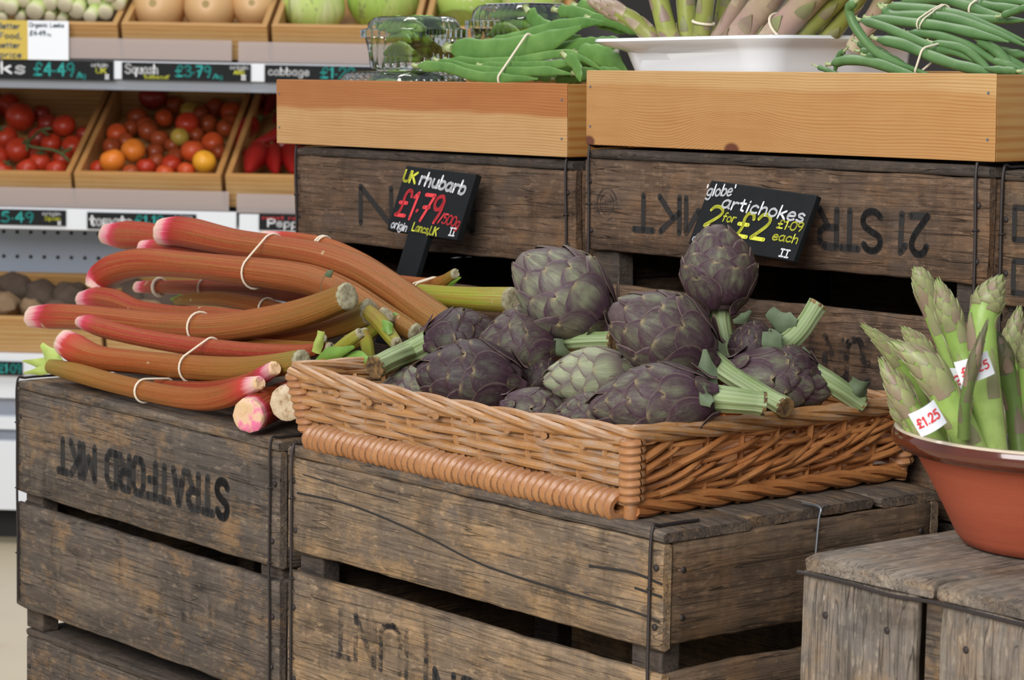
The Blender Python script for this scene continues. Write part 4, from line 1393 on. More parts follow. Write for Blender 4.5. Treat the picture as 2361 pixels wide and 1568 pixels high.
artichoke('half hidden artichoke at the far right, stem and curled leaf over the rim', (1880, 862), (1745, 840), (.275, .0), 50, AR_D, 14, ([(1925, 890), (1985, 932)], [.29, .32]), 23, [([(1960, 930), (1975, 905), (1985, 880)], .305, [12, 24, 20], AR_LEAF, .7)])
artichoke('dark artichoke glimpsed under the upright one', (1700, 870), (1610, 800), (.265, .0), 52, AR_D, 15)
artichoke('dark artichoke glimpsed between the pale green one and the left ones', (1270, 900), (1200, 850), (.19, .0), 55, AR_D, 16)

# ---------------------------------------------------------------- terracotta bowl with asparagus
BC = onZ(2440, 1258, HF)
bp = lambda pr: [(r * KF, h * KF) for r, h in pr]
YB = BC[1]
bowl = thing('bowl', 'large terracotta bowl with a glazed brown rim at the right edge', 'bowl', BC)
g = G()
lathe(g, bp([(0, .0005), (.085, .0005), (.093, .003), (.100, .012), (.113, .038), (.128, .066), (.140, .087), (.146, .096)]), BC, seg=72)
g.build('body', TERRA, bowl)
g = G()
lathe(g, bp([(.1462, .0925), (.152, .0925), (.160, .0955), (.1642, .101), (.1648, .108), (.1622, .1128)]), BC, seg=96)
g.build('glazed_rim', GLAZE, bowl)
g = G()
lathe(g, bp([(.1622, .1128), (.160, .1150), (.1565, .1152), (.1535, .1135), (.147, .103), (.138, .088), (.115, .046), (.098, .014), (.088, .009), (0, .008)]), BC, seg=72)
g.build('glazed_inside', CREAM, bowl)


def spear(label, pts, r, dy, fn, seed, mats=(ASP, ASP_SC), group=None, head=.42, hk=1.04, cut=True, nsc=7, roots='asparagus_spear'):
    """pts from butt to tip"""
    n = len(pts)
    dys = dy if isinstance(dy, (list, tuple)) else [dy] * n
    P = [fn(x, y, q) for (x, y), q in zip(pts, dys)]
    sc = dist(P[0]) / FPX
    rr = r * sc
    h0 = 1 - head

    def rad(t):
        if t < h0: return rr * (1 - .12 * t)
        q = (t - h0) / head
        return rr * (.92 + (hk - .92) * math.sin(min(1, q / .45) * math.pi / 2)) * max(.02, 1 - max(0, (q - .18) / .82) ** 1.45)
    tb = Tube(P, rad, 16 * n)
    root = thing(roots, label, 'asparagus', P[0], group)
    g = G()
    tb.mesh(g, 18, None, True)
    g.build('stalk', mats[0], root)
    rn = random.Random(seed)
    g = G()
    pf = lambda t, a, add: tb.pos(t, a, 1., add)
    for k in range(nsc):
        t = .08 + (h0 - .05) * (k + .3 * rn.random()) / nsc
        bract(g, pf, t, k * 2.4 + seed, min(.17, 3.6 * rr / tb.len), .62, rr * .05, rn.random(), rr * .05, 0, 7, 6, 0., True)
    if head > .05:
        m_ = 30
        for k in range(m_):
            q = (k / (m_ - 1)) ** .9
            t = h0 - .04 + head * .88 * q
            bract(g, pf, t, k * 2.39996 + seed, head * (.36 - .14 * q), .62, rr * .10, rn.random(), rr * (.08), 0, 8, 6, 0., True)
    g.build('scales', mats[1], root, sharp=80)
    return root, tb


Yf = lambda x, y, q: onY(x, y, YB + q)
ga = 'asparagus spears standing in the terracotta bowl'
SP = {}
ASP_DK = asp_mat('asparagus_dark_green', (.15, .22, .05), (.12, .19, .045), (.10, .13, .04))
ASP_DS = asp_mat('asparagus_dark_scale', (.13, .11, .07), (.13, .13, .06), (.14, .14, .06))
for key, lab, pts, r, dy, hd in (
        ('s5', 'tall asparagus spear with a nodding tip, leftmost of the tallest', [(2262, 1085), (2215, 880), (2160, 740), (2125, 645), (2106, 616)], 26, [.02, .05, .06, .06, .06], .46),
        ('s12', 'thin brown asparagus tip hidden behind the pale spear', [(2280, 1080), (2262, 850), (2243, 690)], 16, .08, .3),
        ('s6', 'stout tall asparagus spear beside the nodding one', [(2285, 1085), (2228, 850), (2190, 730), (2160, 640)], 29, [.0, .03, .035, .035], .42),
        ('s1', 'slim asparagus spear leaning furthest left', [(2200, 1060), (2110, 895), (2050, 805), (1984, 745)], 20, [.02, .01, .0, -.01], .5),
        ('s4', 'violet tipped asparagus spear behind the big leaning one', [(2270, 1085), (2170, 880), (2120, 800), (2078, 752)], 24, [.0, -.01, -.015, -.02], .48),
        ('s2', 'fat asparagus bud low on the left above the sticker', [(2160, 1035), (2110, 960), (2065, 890), (2028, 826)], 28, [-.04, -.04, -.035, -.03], .62),
        ('s13', 'asparagus bud lying lowest on the left rim', [(2128, 1010), (2100, 975), (2070, 940), (2048, 890)], 22, [-.03, -.025, -.02, -.015], .6),
        ('s3', 'big asparagus spear leaning left in front of the others', [(2255, 1075), (2205, 960), (2140, 850), (2052, 785)], 37, [-.075, -.075, -.07, -.06], .5),
        ('s10', 'asparagus spear with a yellowish tip at the right picture edge', [(2345, 1080), (2340, 880), (2335, 790), (2352, 704)], 25, .05, .42),
        ('s9', 'dark asparagus spear between the pale spear and the picture edge', [(2355, 1075), (2340, 940), (2315, 830), (2295, 760)], 24, [-.03, -.02, -.02, -.02], .4),
        ('s11', 'asparagus spear cut off by the right picture edge', [(2375, 1080), (2372, 900), (2368, 760)], 26, -.02, .3),
        ('s7', 'pale upright asparagus spear with the largest head', [(2292, 1075), (2275, 920), (2264, 760), (2280, 690), (2312, 632)], 36, [-.06, -.06, -.055, -.05, -.05], .36),
        ('s8', 'thin dark wilted asparagus spear crossing the price sticker', [(2222, 1010), (2226, 930), (2246, 835), (2278, 735)], 15, [-.10, -.105, -.112, -.115], .5)):
    SP[key] = spear(lab, pts, r, dy, Yf, sum(map(ord, key)), (ASP_DK, ASP_DS) if key in ('s8', 's12', 's9') else (ASP, ASP_SC), ga, hd)


def sticker(label, quad, dy, txt, tw=.8, red=True):
    P = [onY(x, y, YB + dy) for x, y in quad]   # tl, tr, br, bl
    X = nrm(P[1] - P[0])
    nz = nrm(np.cross(X, P[0] - P[3]))
    Yv = np.cross(nz, X)
    w, h = np.linalg.norm(P[1] - P[0]), float((P[0] - P[3]) @ Yv)
    Mx = frame(P[3], X, Yv, nz)
    o = thing('price_sticker', label, 'sticker', Mx)
    bulge = lambda x: .006 * (1 - (2 * x / w - 1) ** 2)
    g = G()
    rows = [[(w * i / 10, y, bulge(w * i / 10)) for y in (0, h * .5, h)] for i in range(11)]
    back = [[(p[0], p[1], p[2] - .0006) for p in r[::-1]] for r in rows]
    g.grid([a + b for a, b in zip(rows, back)], None, True, 0, True, True)
    g.build('paper', PAPER, o, Mx)
    g = G()
    lettering(g, txt, w * .1, h * .34, h * .34, w * tw, .2, gap=.25)
    g.v = [(x, y, bulge(x) + .0006) for x, y, z in g.v]
    g.build('lettering', CH_RED, o, Mx, smooth=False)


sticker('white £1.25 sticker on the lowest left asparagus bundle', [(2095, 955), (2154, 921), (2179, 971), (2124, 1008)], -.118, '£1:25')
sticker('white £1.25 sticker behind the thin wilted asparagus spear', [(2207, 833), (2284, 806), (2299, 864), (2217, 888)], -.098, '£1:25')
sticker('half hidden £1.25 sticker deep among the asparagus', [(2150, 849), (2222, 846), (2226, 903), (2168, 905)], .0, '1:25')
sticker('sticker scrap behind the pale asparagus at the bowl rim', [(2296, 1000), (2325, 1000), (2325, 1040), (2296, 1040)], -.02, ' ')


# ---------------------------------------------------------------- white dish with thick asparagus
def rrect(w, d, r, n=8, cx=0, cy=0):
    out = []
    for (sx, sy, a0) in ((1, -1, -90), (1, 1, 0), (-1, 1, 90), (-1, -1, 180)):
        for q in range(n + 1):
            a = math.radians(a0 + 90 * q / n)
            out.append((cx + sx * (w / 2 - r) + r * math.cos(a), cy + sy * (d / 2 - r) + r * math.sin(a)))
    return out


def loft(g, levels, w, d, r, mi=0, rib=None, caps=(False, False), dens=1):
    """levels: (offset, z); rib(k, n, level) extra outward offset"""
    rows = []
    for q, (off, z) in enumerate(levels):
        base = rrect(w + 2 * off, d + 2 * off, max(.003, r + off))
        if dens > 1:
            bb = []
            for i, p in enumerate(base):
                p2 = base[(i + 1) % len(base)]
                L_ = math.hypot(p2[0] - p[0], p2[1] - p[1])
                m_ = max(1, int(L_ / .0022))
                bb += [(p[0] + (p2[0] - p[0]) * k / m_, p[1] + (p2[1] - p[1]) * k / m_) for k in range(m_)]
            base = bb
        row = []
        for k, (x, y) in enumerate(base):
            e = rib(x, y, z, off) if rib else 0
            nx, ny = x / (w / 2), y / (d / 2)
            l = math.hypot(nx, ny) or 1
            row.append((x + nx / l * e, y + ny / l * e, z))
        rows.append(row)
    if dens > 1:
        n0 = len(rows[0])
        rows = [[row[int(i * len(row) / n0)] for i in range(n0)] for row in rows]
    g.grid(rows, None, True, mi, caps[0], caps[1])


dl, dr = T(1400, 92, .05), T(1757, 82, .05)
dX = nrm(dr - dl)
dZ = nrm(np.cross(dX, V2))
dY = np.cross(dZ, dX)
DWd, DDp = float(np.linalg.norm(T(1762, 165, .05) - T(1448, 165, .05))), .25
DH = .084
dc = dr - dX * (DWd / 2) + dY * (DDp / 2) - dZ * DH
MDI = frame(dc, dX, dY, dZ)
dish = thing('enamel_dish', 'white enamel serving dish holding thick asparagus in the right tray', 'dish', MDI)
g = G()


def lip(x, y, z, off):
    return (.034 if (z > DH - .016 and x < 0) else 0) * min(1, max(0, (-x / (DWd / 2) - .45) / .45)) * min(1, max(0, (z - (DH - .016)) / .010))


loft(g, [(-.014, 0), (-.004, .002), (.0, .010), (.003, .05), (.005, .066), (.009, DH - .012), (.014, DH - .008), (.018, DH - .003), (.0165, DH + .0005), (.012, DH + .001), (.006, DH - .003), (.001, DH - .012), (-.003, .03), (-.006, .012), (-.02, .007)], DWd, DDp, .035, rib=lip, caps=(True, True))
g.build('dish_shell', WHITE, dish, MDI)

gb = 'thick asparagus spears in the white dish'
KD = {}
for key, lab, pts, r, d, mt, hd in (
        ('k1', 'curved asparagus spear with its tip hanging out on the left of the white dish', [(1520, 110), (1488, 70), (1430, 30), (1350, 2)], 21, [.11, .10, .08, .07], (ASP_OL, ASP_SV), .35),
        ('k2', 'asparagus spear just right of the curved one in the white dish', [(1560, 115), (1535, 60), (1505, -70)], 25, .11, (ASP_OL, ASP_SV), .2),
        ('k3', 'upright dull green asparagus spear in the white dish', [(1582, 115), (1584, 60), (1578, -90)], 23, .13, (ASP_OL, ASP_SC), .2),
        ('k4', 'upright bright asparagus spear with a rubber band in the white dish', [(1612, 115), (1622, 50), (1640, -90)], 22, .11, (ASP_OL, ASP_SC), .2),
        ('k5', 'thin asparagus spear behind the banded one in the white dish', [(1650, 110), (1664, 30), (1680, -90)], 16, .15, (ASP_OL, ASP_SC), .2),
        ('k6', 'pale slim asparagus spear slanting right in the white dish', [(1636, 118), (1680, 50), (1750, -90)], 20, .12, (ASP_VI, ASP_SV), .2),
        ('k7', 'fat violet and white asparagus spear in the middle of the white dish', [(1680, 125), (1735, 50), (1830, -80)], 38, .11, (ASP_VI, ASP_SV), .15),
        ('k8', 'olive asparagus spear behind the fat violet one', [(1745, 115), (1790, 25), (1840, -80)], 19, .16, (ASP_OL, ASP_SC), .2),
        ('k9', 'thick mauve green asparagus spear with a twisted rubber band', [(1755, 118), (1825, 42), (1935, -70)], 35, .11, (ASP_VI, ASP_SC), .15),
        ('k10', 'green asparagus spear leaning right beside the thick banded one', [(1815, 110), (1895, 35), (2010, -80)], 23, .13, (ASP_OL, ASP_SC), .15),
        ('k11', 'rightmost leaning green asparagus spear in the white dish', [(1890, 110), (1945, 40), (2030, -80)], 23, .15, (ASP_OL, ASP_SC), .15),
        ('k12', 'pale asparagus butt behind the curved green bean', [(1970, 110), (2010, 45), (2060, -40)], 21, .17, (ASP_VI, ASP_SC), .15)):
    KD[key] = spear(lab, pts, r, d, T, sum(map(ord, key)), mt, gb, hd, 1.05, nsc=9)
band('cream rubber band on the upright bright asparagus in the dish', [(KD['k4'][1], 1622)], r=.0016)
band('twisted cream rubber band on the thick mauve asparagus in the dish', [(KD['k9'][1], 1805)], r=.0016)


# ---------------------------------------------------------------- beans
def bean(label, pts, r, d, fn, mat, group, seed, name='green_bean', sq=(1, 1), wavy=0., ends=True, cat='bean', taper=.30):
    n = len(pts)
    ds = d if isinstance(d, (list, tuple)) else [d, d]
    dd = [float(np.interp(i / (n - 1), np.linspace(0, 1, len(ds)), ds)) for i in range(n)]
    P = [fn(x, y, q) for (x, y), q in zip(pts, dd)]
    sc = dist(P[0]) / FPX
    rn = random.Random(seed)
    ph = rn.uniform(0, 6)
    prof = lambda t: r * sc * (min(1, .32 + t / .10) if t < .1 else min(1.0, max(.06, (1 - t) / taper)) ** .6) * (1 + wavy * math.sin(t * 30 + ph) + .05 * math.sin(t * 22 + ph))
    tb = Tube(P, prof, 10 * n, ref=up)
    root = thing(name, label, cat, P[0], group)
    g = G()
    tb.mesh(g, 14, lambda a, t: 1 - (.07 if sq[0] == sq[1] else .0) * max(0, math.cos(a - 1.)) ** 12, True, sq=sq)
    g.build('pod', mat, root)
    if ends:
        p, rr, N, Bv, Tn = tb.at(0.)
        g = G()
        Tube([p + Tn * .003, p - Tn * .004, p - Tn * .008 + ZV * .001], lambda t: r * sc * (.42 - .1 * t + .25 * (t > .9)), 8).mesh(g, 8)
        g.build('stalk_end', BEAN_END, root)
    return root, tb


gbn = 'green beans bunched at the right of the right tray'
GB = []
BL = [
    ('green bean curling up like a hook over the white dish', [(1974, 4), (1958, 20), (1972, 62), (2020, 120), (2080, 150), (2160, 178)], 11, [.03, .05]),
    ('green bean with a knobby stalk, second under the lower band', [(1984, 46), (2040, 62), (2100, 88), (2160, 112), (2205, 122), (2255, 146)], 11, .075),
    ('straight thick green bean with a blunt end under the doubled band', [(2005, 42), (2100, 52), (2180, 62), (2260, 80), (2326, 97)], 12, .095),
    ('topmost green bean of the doubled-band bunch', [(2046, 14), (2120, 20), (2200, 32), (2280, 62), (2372, 98)], 12, .125),
    ('green bean bending down at its left end under the doubled band', [(2036, 20), (2060, 36), (2130, 36), (2200, 44), (2290, 74), (2380, 112)], 12, .11),
    ('broad green bean in the lower banded bunch', [(2022, 90), (2080, 102), (2140, 127), (2200, 148), (2260, 162), (2305, 178)], 13, .055),
    ('short green bean with a stalk scar inside the lower bunch', [(2046, 66), (2075, 92), (2110, 110)], 8, .085),
    ('lowest green bean lying along the tray edge', [(1918, 147), (1960, 138), (2020, 146), (2080, 166), (2130, 182)], 12, .035),
    ('green bean passing behind the lower bunch', [(2095, 75), (2160, 82), (2220, 100), (2270, 128), (2315, 155)], 11, .09),
    ('green bean ending at the tray corner', [(2150, 98), (2220, 112), (2260, 142), (2295, 178)], 10, .075),
    ('green bean slanting steeply near the tray corner', [(2255, 92), (2300, 120), (2345, 172)], 13, .10),
    ('green bean in the back bunch, lowest', [(2070, 10), (2160, -2), (2230, 14), (2290, 36), (2375, 52)], 12, .16),
    ('green bean in the back bunch, under the band', [(2200, 34), (2280, 44), (2375, 48)], 10, .145),
    ('green bean in the back bunch, second from top', [(2220, 4), (2300, 16), (2375, 22)], 11, .17),
    ('green bean in the back bunch, at the very top', [(2190, -10), (2290, -2), (2375, 8)], 11, .18),
    ('green bean at the right picture edge, upper of three', [(2290, 112), (2330, 122), (2380, 130)], 11, .12),
    ('green bean at the right picture edge, middle of three', [(2270, 118), (2320, 136), (2380, 166)], 11, .105),
    ('green bean at the right picture edge, lowest of three', [(2290, 140), (2330, 152), (2380, 182)], 10, .09),
    ('short green bean with a stub over the tray corner', [(2346, 164), (2310, 162), (2270, 158)], 10, .045),
    ('green bean end with a pale stub beside the white dish, upper one', [(1978, 98), (2010, 112), (2050, 122)], 9, .07),
    ('green bean end with a pale stub beside the white dish, lower one', [(1984, 118), (2020, 120), (2060, 130)], 9, .062),
    ('green bean end beneath the two stubs', [(1998, 128), (2050, 134), (2090, 150)], 9, .055),
    ('thin green bean tip low against the white dish', [(1885, 154), (1915, 165), (1950, 180)], 6, .05),
    ('upright green bean tip with a curled tail against the white dish', [(1946, 118), (1934, 130), (1922, 175)], 7, .06),
    ('green bean at the upper right edge pointing left', [(2310, 36), (2345, 24), (2385, 10)], 9, .135),
]
for i, (lab, pts, r, d) in enumerate(BL):
    GB.append(bean(lab, pts, r, d, T, BEAN, gbn, i))
band('doubled cream rubber band round the middle green bean bunch', [(GB[2][1], 2140), (GB[3][1], 2160), (GB[4][1], 2150)], r=.0010, double=.005)
band('cream rubber band round the lower green bean bunch', [(GB[0][1], 2125), (GB[1][1], 2150), (GB[5][1], 2140)], r=.0013)
band('cream rubber band round the back green bean bunch', [(GB[11][1], 2252), (GB[13][1], 2262), (GB[14][1], 2268)], r=.0013)

gfl = 'flat beans bunched in the left tray'
FL = [
    ('broad flat bean on top of the banded bunch', [(1040, 112), (1100, 116), (1180, 112), (1260, 96), (1340, 62)], 26, [.06, .09]),
    ('wavy flat bean sloping up to the white dish', [(1130, 98), (1190, 90), (1250, 72), (1320, 55), (1394, 50)], 16, [.10, .12]),
    ('long flat bean bending down at its right end', [(1035, 138), (1110, 143), (1200, 139), (1290, 124), (1340, 135), (1390, 162)], 10, .055),
    ('wavy edged flat bean third from the bottom', [(1010, 140), (1080, 158), (1170, 166), (1260, 164), (1318, 171)], 11, .04),
    ('lowest flat bean lying along the tray edge', [(962, 152), (1030, 156), (1090, 174), (1160, 180), (1240, 182)], 12, .03),
    ('thin flat bean in the middle of the bunch', [(1110, 150), (1200, 151), (1290, 147), (1340, 140)], 9, .05),
    ('flat bean with a raised left tip behind the punnet', [(1218, 25), (1245, 58), (1290, 72), (1345, 62)], 19, .15),
    ('flat bean at the top beside the curved asparagus', [(1285, 24), (1330, 30), (1390, 52), (1440, 78)], 15, .17),
    ('dark flat bean under the lip of the white dish', [(1330, 128), (1390, 130), (1445, 165)], 26, .075),
    ('flat bean standing on edge near the tray joint', [(1305, 130), (1328, 150), (1338, 188)], 15, .03),
    ('flat bean underneath the broad top one', [(1240, 122), (1320, 106), (1385, 90)], 14, .10),
    ('flat bean touching the left lip of the white dish', [(1320, 112), (1380, 104), (1440, 95)], 18, .12),
    ('flat bean highest in the tray, beneath the asparagus tip', [(1330, 14), (1400, 24), (1470, 58)], 16, .19),
    ('flat bean behind the dish lip with a pointed end', [(1360, 42), (1420, 52), (1475, 80)], 14, .16),
    ('flat bean at the back, right of the second punnet', [(1215, 92), (1265, 96), (1340, 84)], 16, .14),
    ('flat bean deep in the shade under the bunch', [(1250, 160), (1330, 152), (1430, 150)], 16, .09),
    ('flat bean low at the right end of the left tray, behind the bunch', [(1225, 172), (1290, 176), (1350, 186)], 15, .13),
    ('flat bean at the tray joint, just above the right wall of the left tray', [(1280, 184), (1330, 176), (1385, 176)], 13, .10),
    ('flat bean deep in the shade beside the dish', [(1330, 170), (1390, 168), (1450, 172)], 14, .06),
]
FB = []
for i, (lab, pts, r, d) in enumerate(FL):
    FB.append(bean(lab, pts, r, d, T, FLATB, gfl, 50 + i, 'flat_bean', (1, .24), .07, True))
band('cream rubber band round the flat bean bunch', [(FB[0][1], 1180), (FB[2][1], 1178), (FB[3][1], 1180), (FB[4][1], 1186)], r=.0015, sq=.5)


# ---------------------------------------------------------------- clear punnets of pea pods
def punnet(label, c, w, d, h, lid_h, pods, seed):
    Mx = frame(c, U2, V2, W2)
    r = thing('plastic_punnet', label, 'punnet', Mx)
    rib = lambda x, y, z, off: .0007 * math.cos((x + y * 1.03) / .0062 * 2 * math.pi * .5)
    g = G()
    loft(g, [(-.020, .001), (-.012, .0), (-.008, .003), (-.005, h * .5), (-.001, h - .003), (.0, h - .002)], w, d, .022, rib=rib, caps=(True, False), dens=2)
    g.build('tub', PLAS, r, Mx)
    g = G()
    loft(g, [(.0, h - .003), (.006, h - .003), (.0065, h + .008), (.0, h + .009), (-.003, h + .010), (-.006, h + lid_h * .75), (-.012, h + lid_h), (-.022, h + lid_h + .002)], w, d, .022, rib=rib, caps=(False, True), dens=2)
    g.build('lid', PLAS, r, Mx)
    rn = random.Random(seed)
    for k in range(pods + 6):
        z = .014 + (h + lid_h * .55) * (k + .5) / (pods + 6)
        y = rn.uniform(-.30, .30) * d
        x = rn.uniform(-.1, .1) * w
        a = rn.uniform(-.5, .5)
        L_ = w * .33
        loc = [np.array([x - L_ * math.cos(a), y - L_ * .6 * math.sin(a), z - .004]), np.array([x, y, z + .004]), np.array([x + L_ * math.cos(a), y + L_ * .6 * math.sin(a), z - .002])]
        loc = [np.clip(p, [-w / 2 + .013, -d / 2 + .013, .010], [w / 2 - .013, d / 2 - .013, h + lid_h - .006]) for p in loc]
        P = [np.array(Mx @ Vector(p)) for p in loc]
        tb = Tube(P, lambda t: .0098 * max(.1, math.sin(math.pi * min(.97, max(.03, t)))) ** .5, 22)
        g = G()
        tb.mesh(g, 12, lambda a_, t: 1 + .05 * math.sin(t * 40), True, sq=(1, .62))
        o = g.build('pea_pod', POD)
        PODS.append(o)
    return r, Mx


PODS = []


def podtag(lab):
    while PODS:
        o = PODS.pop()
        tag(o, lab, 'pea pod', lab)


punnet('clear plastic punnet of pea pods standing in front at the left of the left tray', T(937, 161, .05) - U2 * .056 + V2 * .052, .116, .104, .046, .024, 13, 1)
podtag('green pea pod inside the front punnet of the left tray')
c2 = T(1196, 140, .165) - U2 * .062 + V2 * .055
punnet('clear plastic punnet with a white label on its lid, behind the flat beans', c2, .128, .110, .046, .028, 13, 2)
podtag('green pea pod inside the punnet behind the flat beans')
punnet('clear plastic punnet sunk in the left tray, only its lid showing', T(925, 176, .025) - U2 * .084 + V2 * .06 - W2 * .060, .168, .118, .044, .020, 8, 3)
podtag('green pea pod inside the sunken punnet of the left tray')
o = G().box((-.045, -.03, .0), (.045, .035, .0006)).build('lid_label', PAPER, None, frame(c2 + W2 * .0768, U2, V2, W2), smooth=False)
tag(o, 'white paper label on the lid of the back punnet', 'label')

# ---------------------------------------------------------------- shop shelving behind
S0 = onY(0, 480, 6.35)


def Sh(px, py, d=0.):
    return onP(px, py, S0 + V3 * d, V3)


def slab(root, nm, x0, x1, y0, y1, d0, d1, mat, bev=.001):
    """a board with its front face between picture rows y0 and y1 (measured at column 300), d0 in front to d1 behind"""
    a, b = Sh(300, y0, d0), Sh(300, y1, d0)
    xl, xr = float((Sh(x0, 400, d0) - S0) @ U3), float((Sh(x1, 400, d0) - S0) @ U3)
    F = frame(S0 + U3 * xl + V3 * d0 + ZV * (b[2] - S0[2]), U3, V3, ZV)
    g = G().box((0, 0, 0), (xr - xl, d1 - d0, a[2] - b[2]))
    return g.build(nm, mat, root, F, smooth=False, bevel=bev), F, xr - xl, a[2] - b[2]


shelf = thing('shelving_unit', 'white shop shelving unit behind the crates, with wooden boxes of vegetables', 'shelf', np.array([S0[0], S0[1] + .3, 0]))
XL, XR = -260, 1420
slab(shelf, 'price_rail', XL, XR, 141, 183, -.012, .004, SHELF_WHITE)
slab(shelf, 'rail_lip', XL, XR, 184, 208, .004, .012, SHELF_GREY)  # grey colour stands for shade on the rail's lower edge
slab(shelf, 'shelf_board', XL, XR, 190, 204, .014, .55, SHELF_WHITE)
slab(shelf, 'price_rail', XL, 545, 484, 533, -.012, .004, SHELF_WHITE)
slab(shelf, 'price_rail', 552, XR, 488, 537, -.012, .004, SHELF_WHITE)
slab(shelf, 'shelf_board', XL, XR, 520, 534, .006, .55, SHELF_WHITE)
slab(shelf, 'plastic_strip', XL, 533, 89, 137, -.010, -.008, STRIP, 0)
slab(shelf, 'plastic_strip', 548, XR, 91, 139, -.010, -.008, STRIP, 0)
slab(shelf, 'plastic_strip', XL, 528, 437, 482, -.010, -.008, STRIP, 0)
slab(shelf, 'plastic_strip', 546, XR, 441, 485, -.010, -.008, STRIP, 0)
_, Fp, wp, hp = slab(shelf, 'pegboard', XL, XR, 490, 720, .24, .252, plain('pegboard_blue_grey', (.37, .42, .51), .45, .03, 4))
g = G()
for i in range(int(wp / .0332)):
    for j in range(6):
        lathe(g, [(0, -.0008), (.0047, -.0006), (.0047, .0)], np.array([.02 + i * .0332, -.0004, hp - .053 - j * .0598]), np.array([0, 1., 0]), seg=10)  # flat discs on the board, their dark colour standing for shade in holes
tag(g.build('peg_hole_discs', DARKIN, shelf, Fp), kind='stuff')
slab(shelf, 'back_panel', XL, XR, -260, 1230, .62, .66, plain('shelf_back_panel', (.055, .050, .046), .6, .05, 5))
slab(shelf, 'price_rail', XL, XR, 822, 868, -.012, .02, SHELF_WHITE)
slab(shelf, 'base_panel', XL, XR, 868, 926, .0, .6, SHELF_WHITE)
slab(shelf, 'kick_groove', XL, XR, 926, 970, .03, .6, SHELF_GREY)
slab(shelf, 'base_panel', XL, XR, 970, 998, -.01, .6, SHELF_WHITE)
slab(shelf, 'kick_groove', XL, XR, 998, 1026, .02, .6, SHELF_GREY)
slab(shelf, 'base_panel', XL, XR, 1026, 1184, -.02, .6, SHELF_WHITE)
g, F, w_, h_ = slab(shelf, 'plinth', XL, XR, 1184, 1262, .10, .6, plain('plinth_shadow_black', (.012, .012, .013), .7))  # near-black colour stands for the shadow under the base


def chalk_label(label, x0, x1, y0, y1, texts, d=-.016):
    a, b = Sh((x0 + x1) / 2, y0, d), Sh((x0 + x1) / 2, y1, d)
    pl_, pr_ = Sh(x0, (y0 + y1) / 2, d), Sh(x1, (y0 + y1) / 2, d)
    w, h = float((pr_ - pl_) @ U3), a[2] - b[2]
    o = np.array([pl_[0], pl_[1], b[2]])
    Mx = frame(o, U3, ZV, np.cross(U3, ZV))
    r = thing('price_label', label, 'label', Mx)
    G().box((0, 0, -.003), (w, h, 0)).build('board', CHALK_BLACK, r, Mx, smooth=False)
    for tx, fa, fb, fw_, fh, mt, sw in texts:
        g = G()
        lettering(g, tx, fa * w, fb * h, fh * h, fw_ * w, sw, z=.0008)
        g.build('lettering', mt, r, Mx, smooth=False)


chalk_label('black chalk label for leeks at £4.49 on the upper rail', -118, 262, 137, 183, [('Leeks', .05, .30, .41, .55, CH_WHITE, .2), ('£4.49', .52, .22, .24, .62, CH_TEAL, .16), ('/kg', .78, .14, .05, .25, CH_TEAL, .2), ('origin', .865, .70, .10, .2, CH_WHITE, .2), ('UK', .895, .38, .06, .24, CH_YEL, .2), ('II', .95, .1, .02, .2, CH_WHITE, .3)])
chalk_label('black chalk label for butternut squash at £3.79 on the upper rail', 281, 578, 146, 186, [('Squash', .03, .38, .25, .50, CH_WHITE, .2), ("'butternut'", .17, .08, .20, .22, CH_YEL, .2), ('£3.79', .42, .24, .27, .62, CH_TEAL, .17), ('/kg', .71, .16, .07, .25, CH_TEAL, .2), ('origin', .84, .72, .14, .22, CH_WHITE, .2), ('ARG', .87, .42, .08, .22, CH_YEL, .2), ('II', .93, .12, .03, .24, CH_WHITE, .3)])
chalk_label('black chalk label for cabbage on the upper rail', 610, 920, 152, 192, [('cabbage', .03, .42, .30, .42, CH_WHITE, .2), ('£1.29', .42, .3, .25, .6, CH_TEAL, .17), ('origin', .84, .72, .14, .22, CH_WHITE, .2)])
chalk_label('black chalk label ending in 5.49, left on the lower rail', -150, 152, 482, 518, [('tomato', .04, .30, .36, .5, CH_WHITE, .2), ('£5.49', .43, .20, .32, .62, CH_TEAL, .17), ('origin', .82, .68, .14, .22, CH_WHITE, .2), ('Spain', .84, .36, .12, .24, CH_YEL, .2), ('II', .94, .08, .02, .2, CH_WHITE, .3)])
chalk_label('black chalk label for tomatoes behind the rhubarb tips', 201, 452, 492, 530, [('tomato', .03, .22, .38, .60, CH_WHITE, .24), ('£1.19', .44, .24, .26, .62, CH_TEAL, .17), ('origin', .80, .72, .17, .22, CH_WHITE, .2), ('UK', .86, .36, .08, .24, CH_YEL, .2)])
chalk_label('black chalk label for peppers beside the brown crate', 597, 760, 494, 532, [('sweet red', .04, .66, .55, .22, CH_RED, .2), ('Pepper', .13, .22, .6, .46, CH_WHITE, .2)])
chalk_label('black chalk label low on the left with a teal price', -140, 52, 832, 864, [('£1.09', .72, .2, .26, .62, CH_TEAL, .17)])
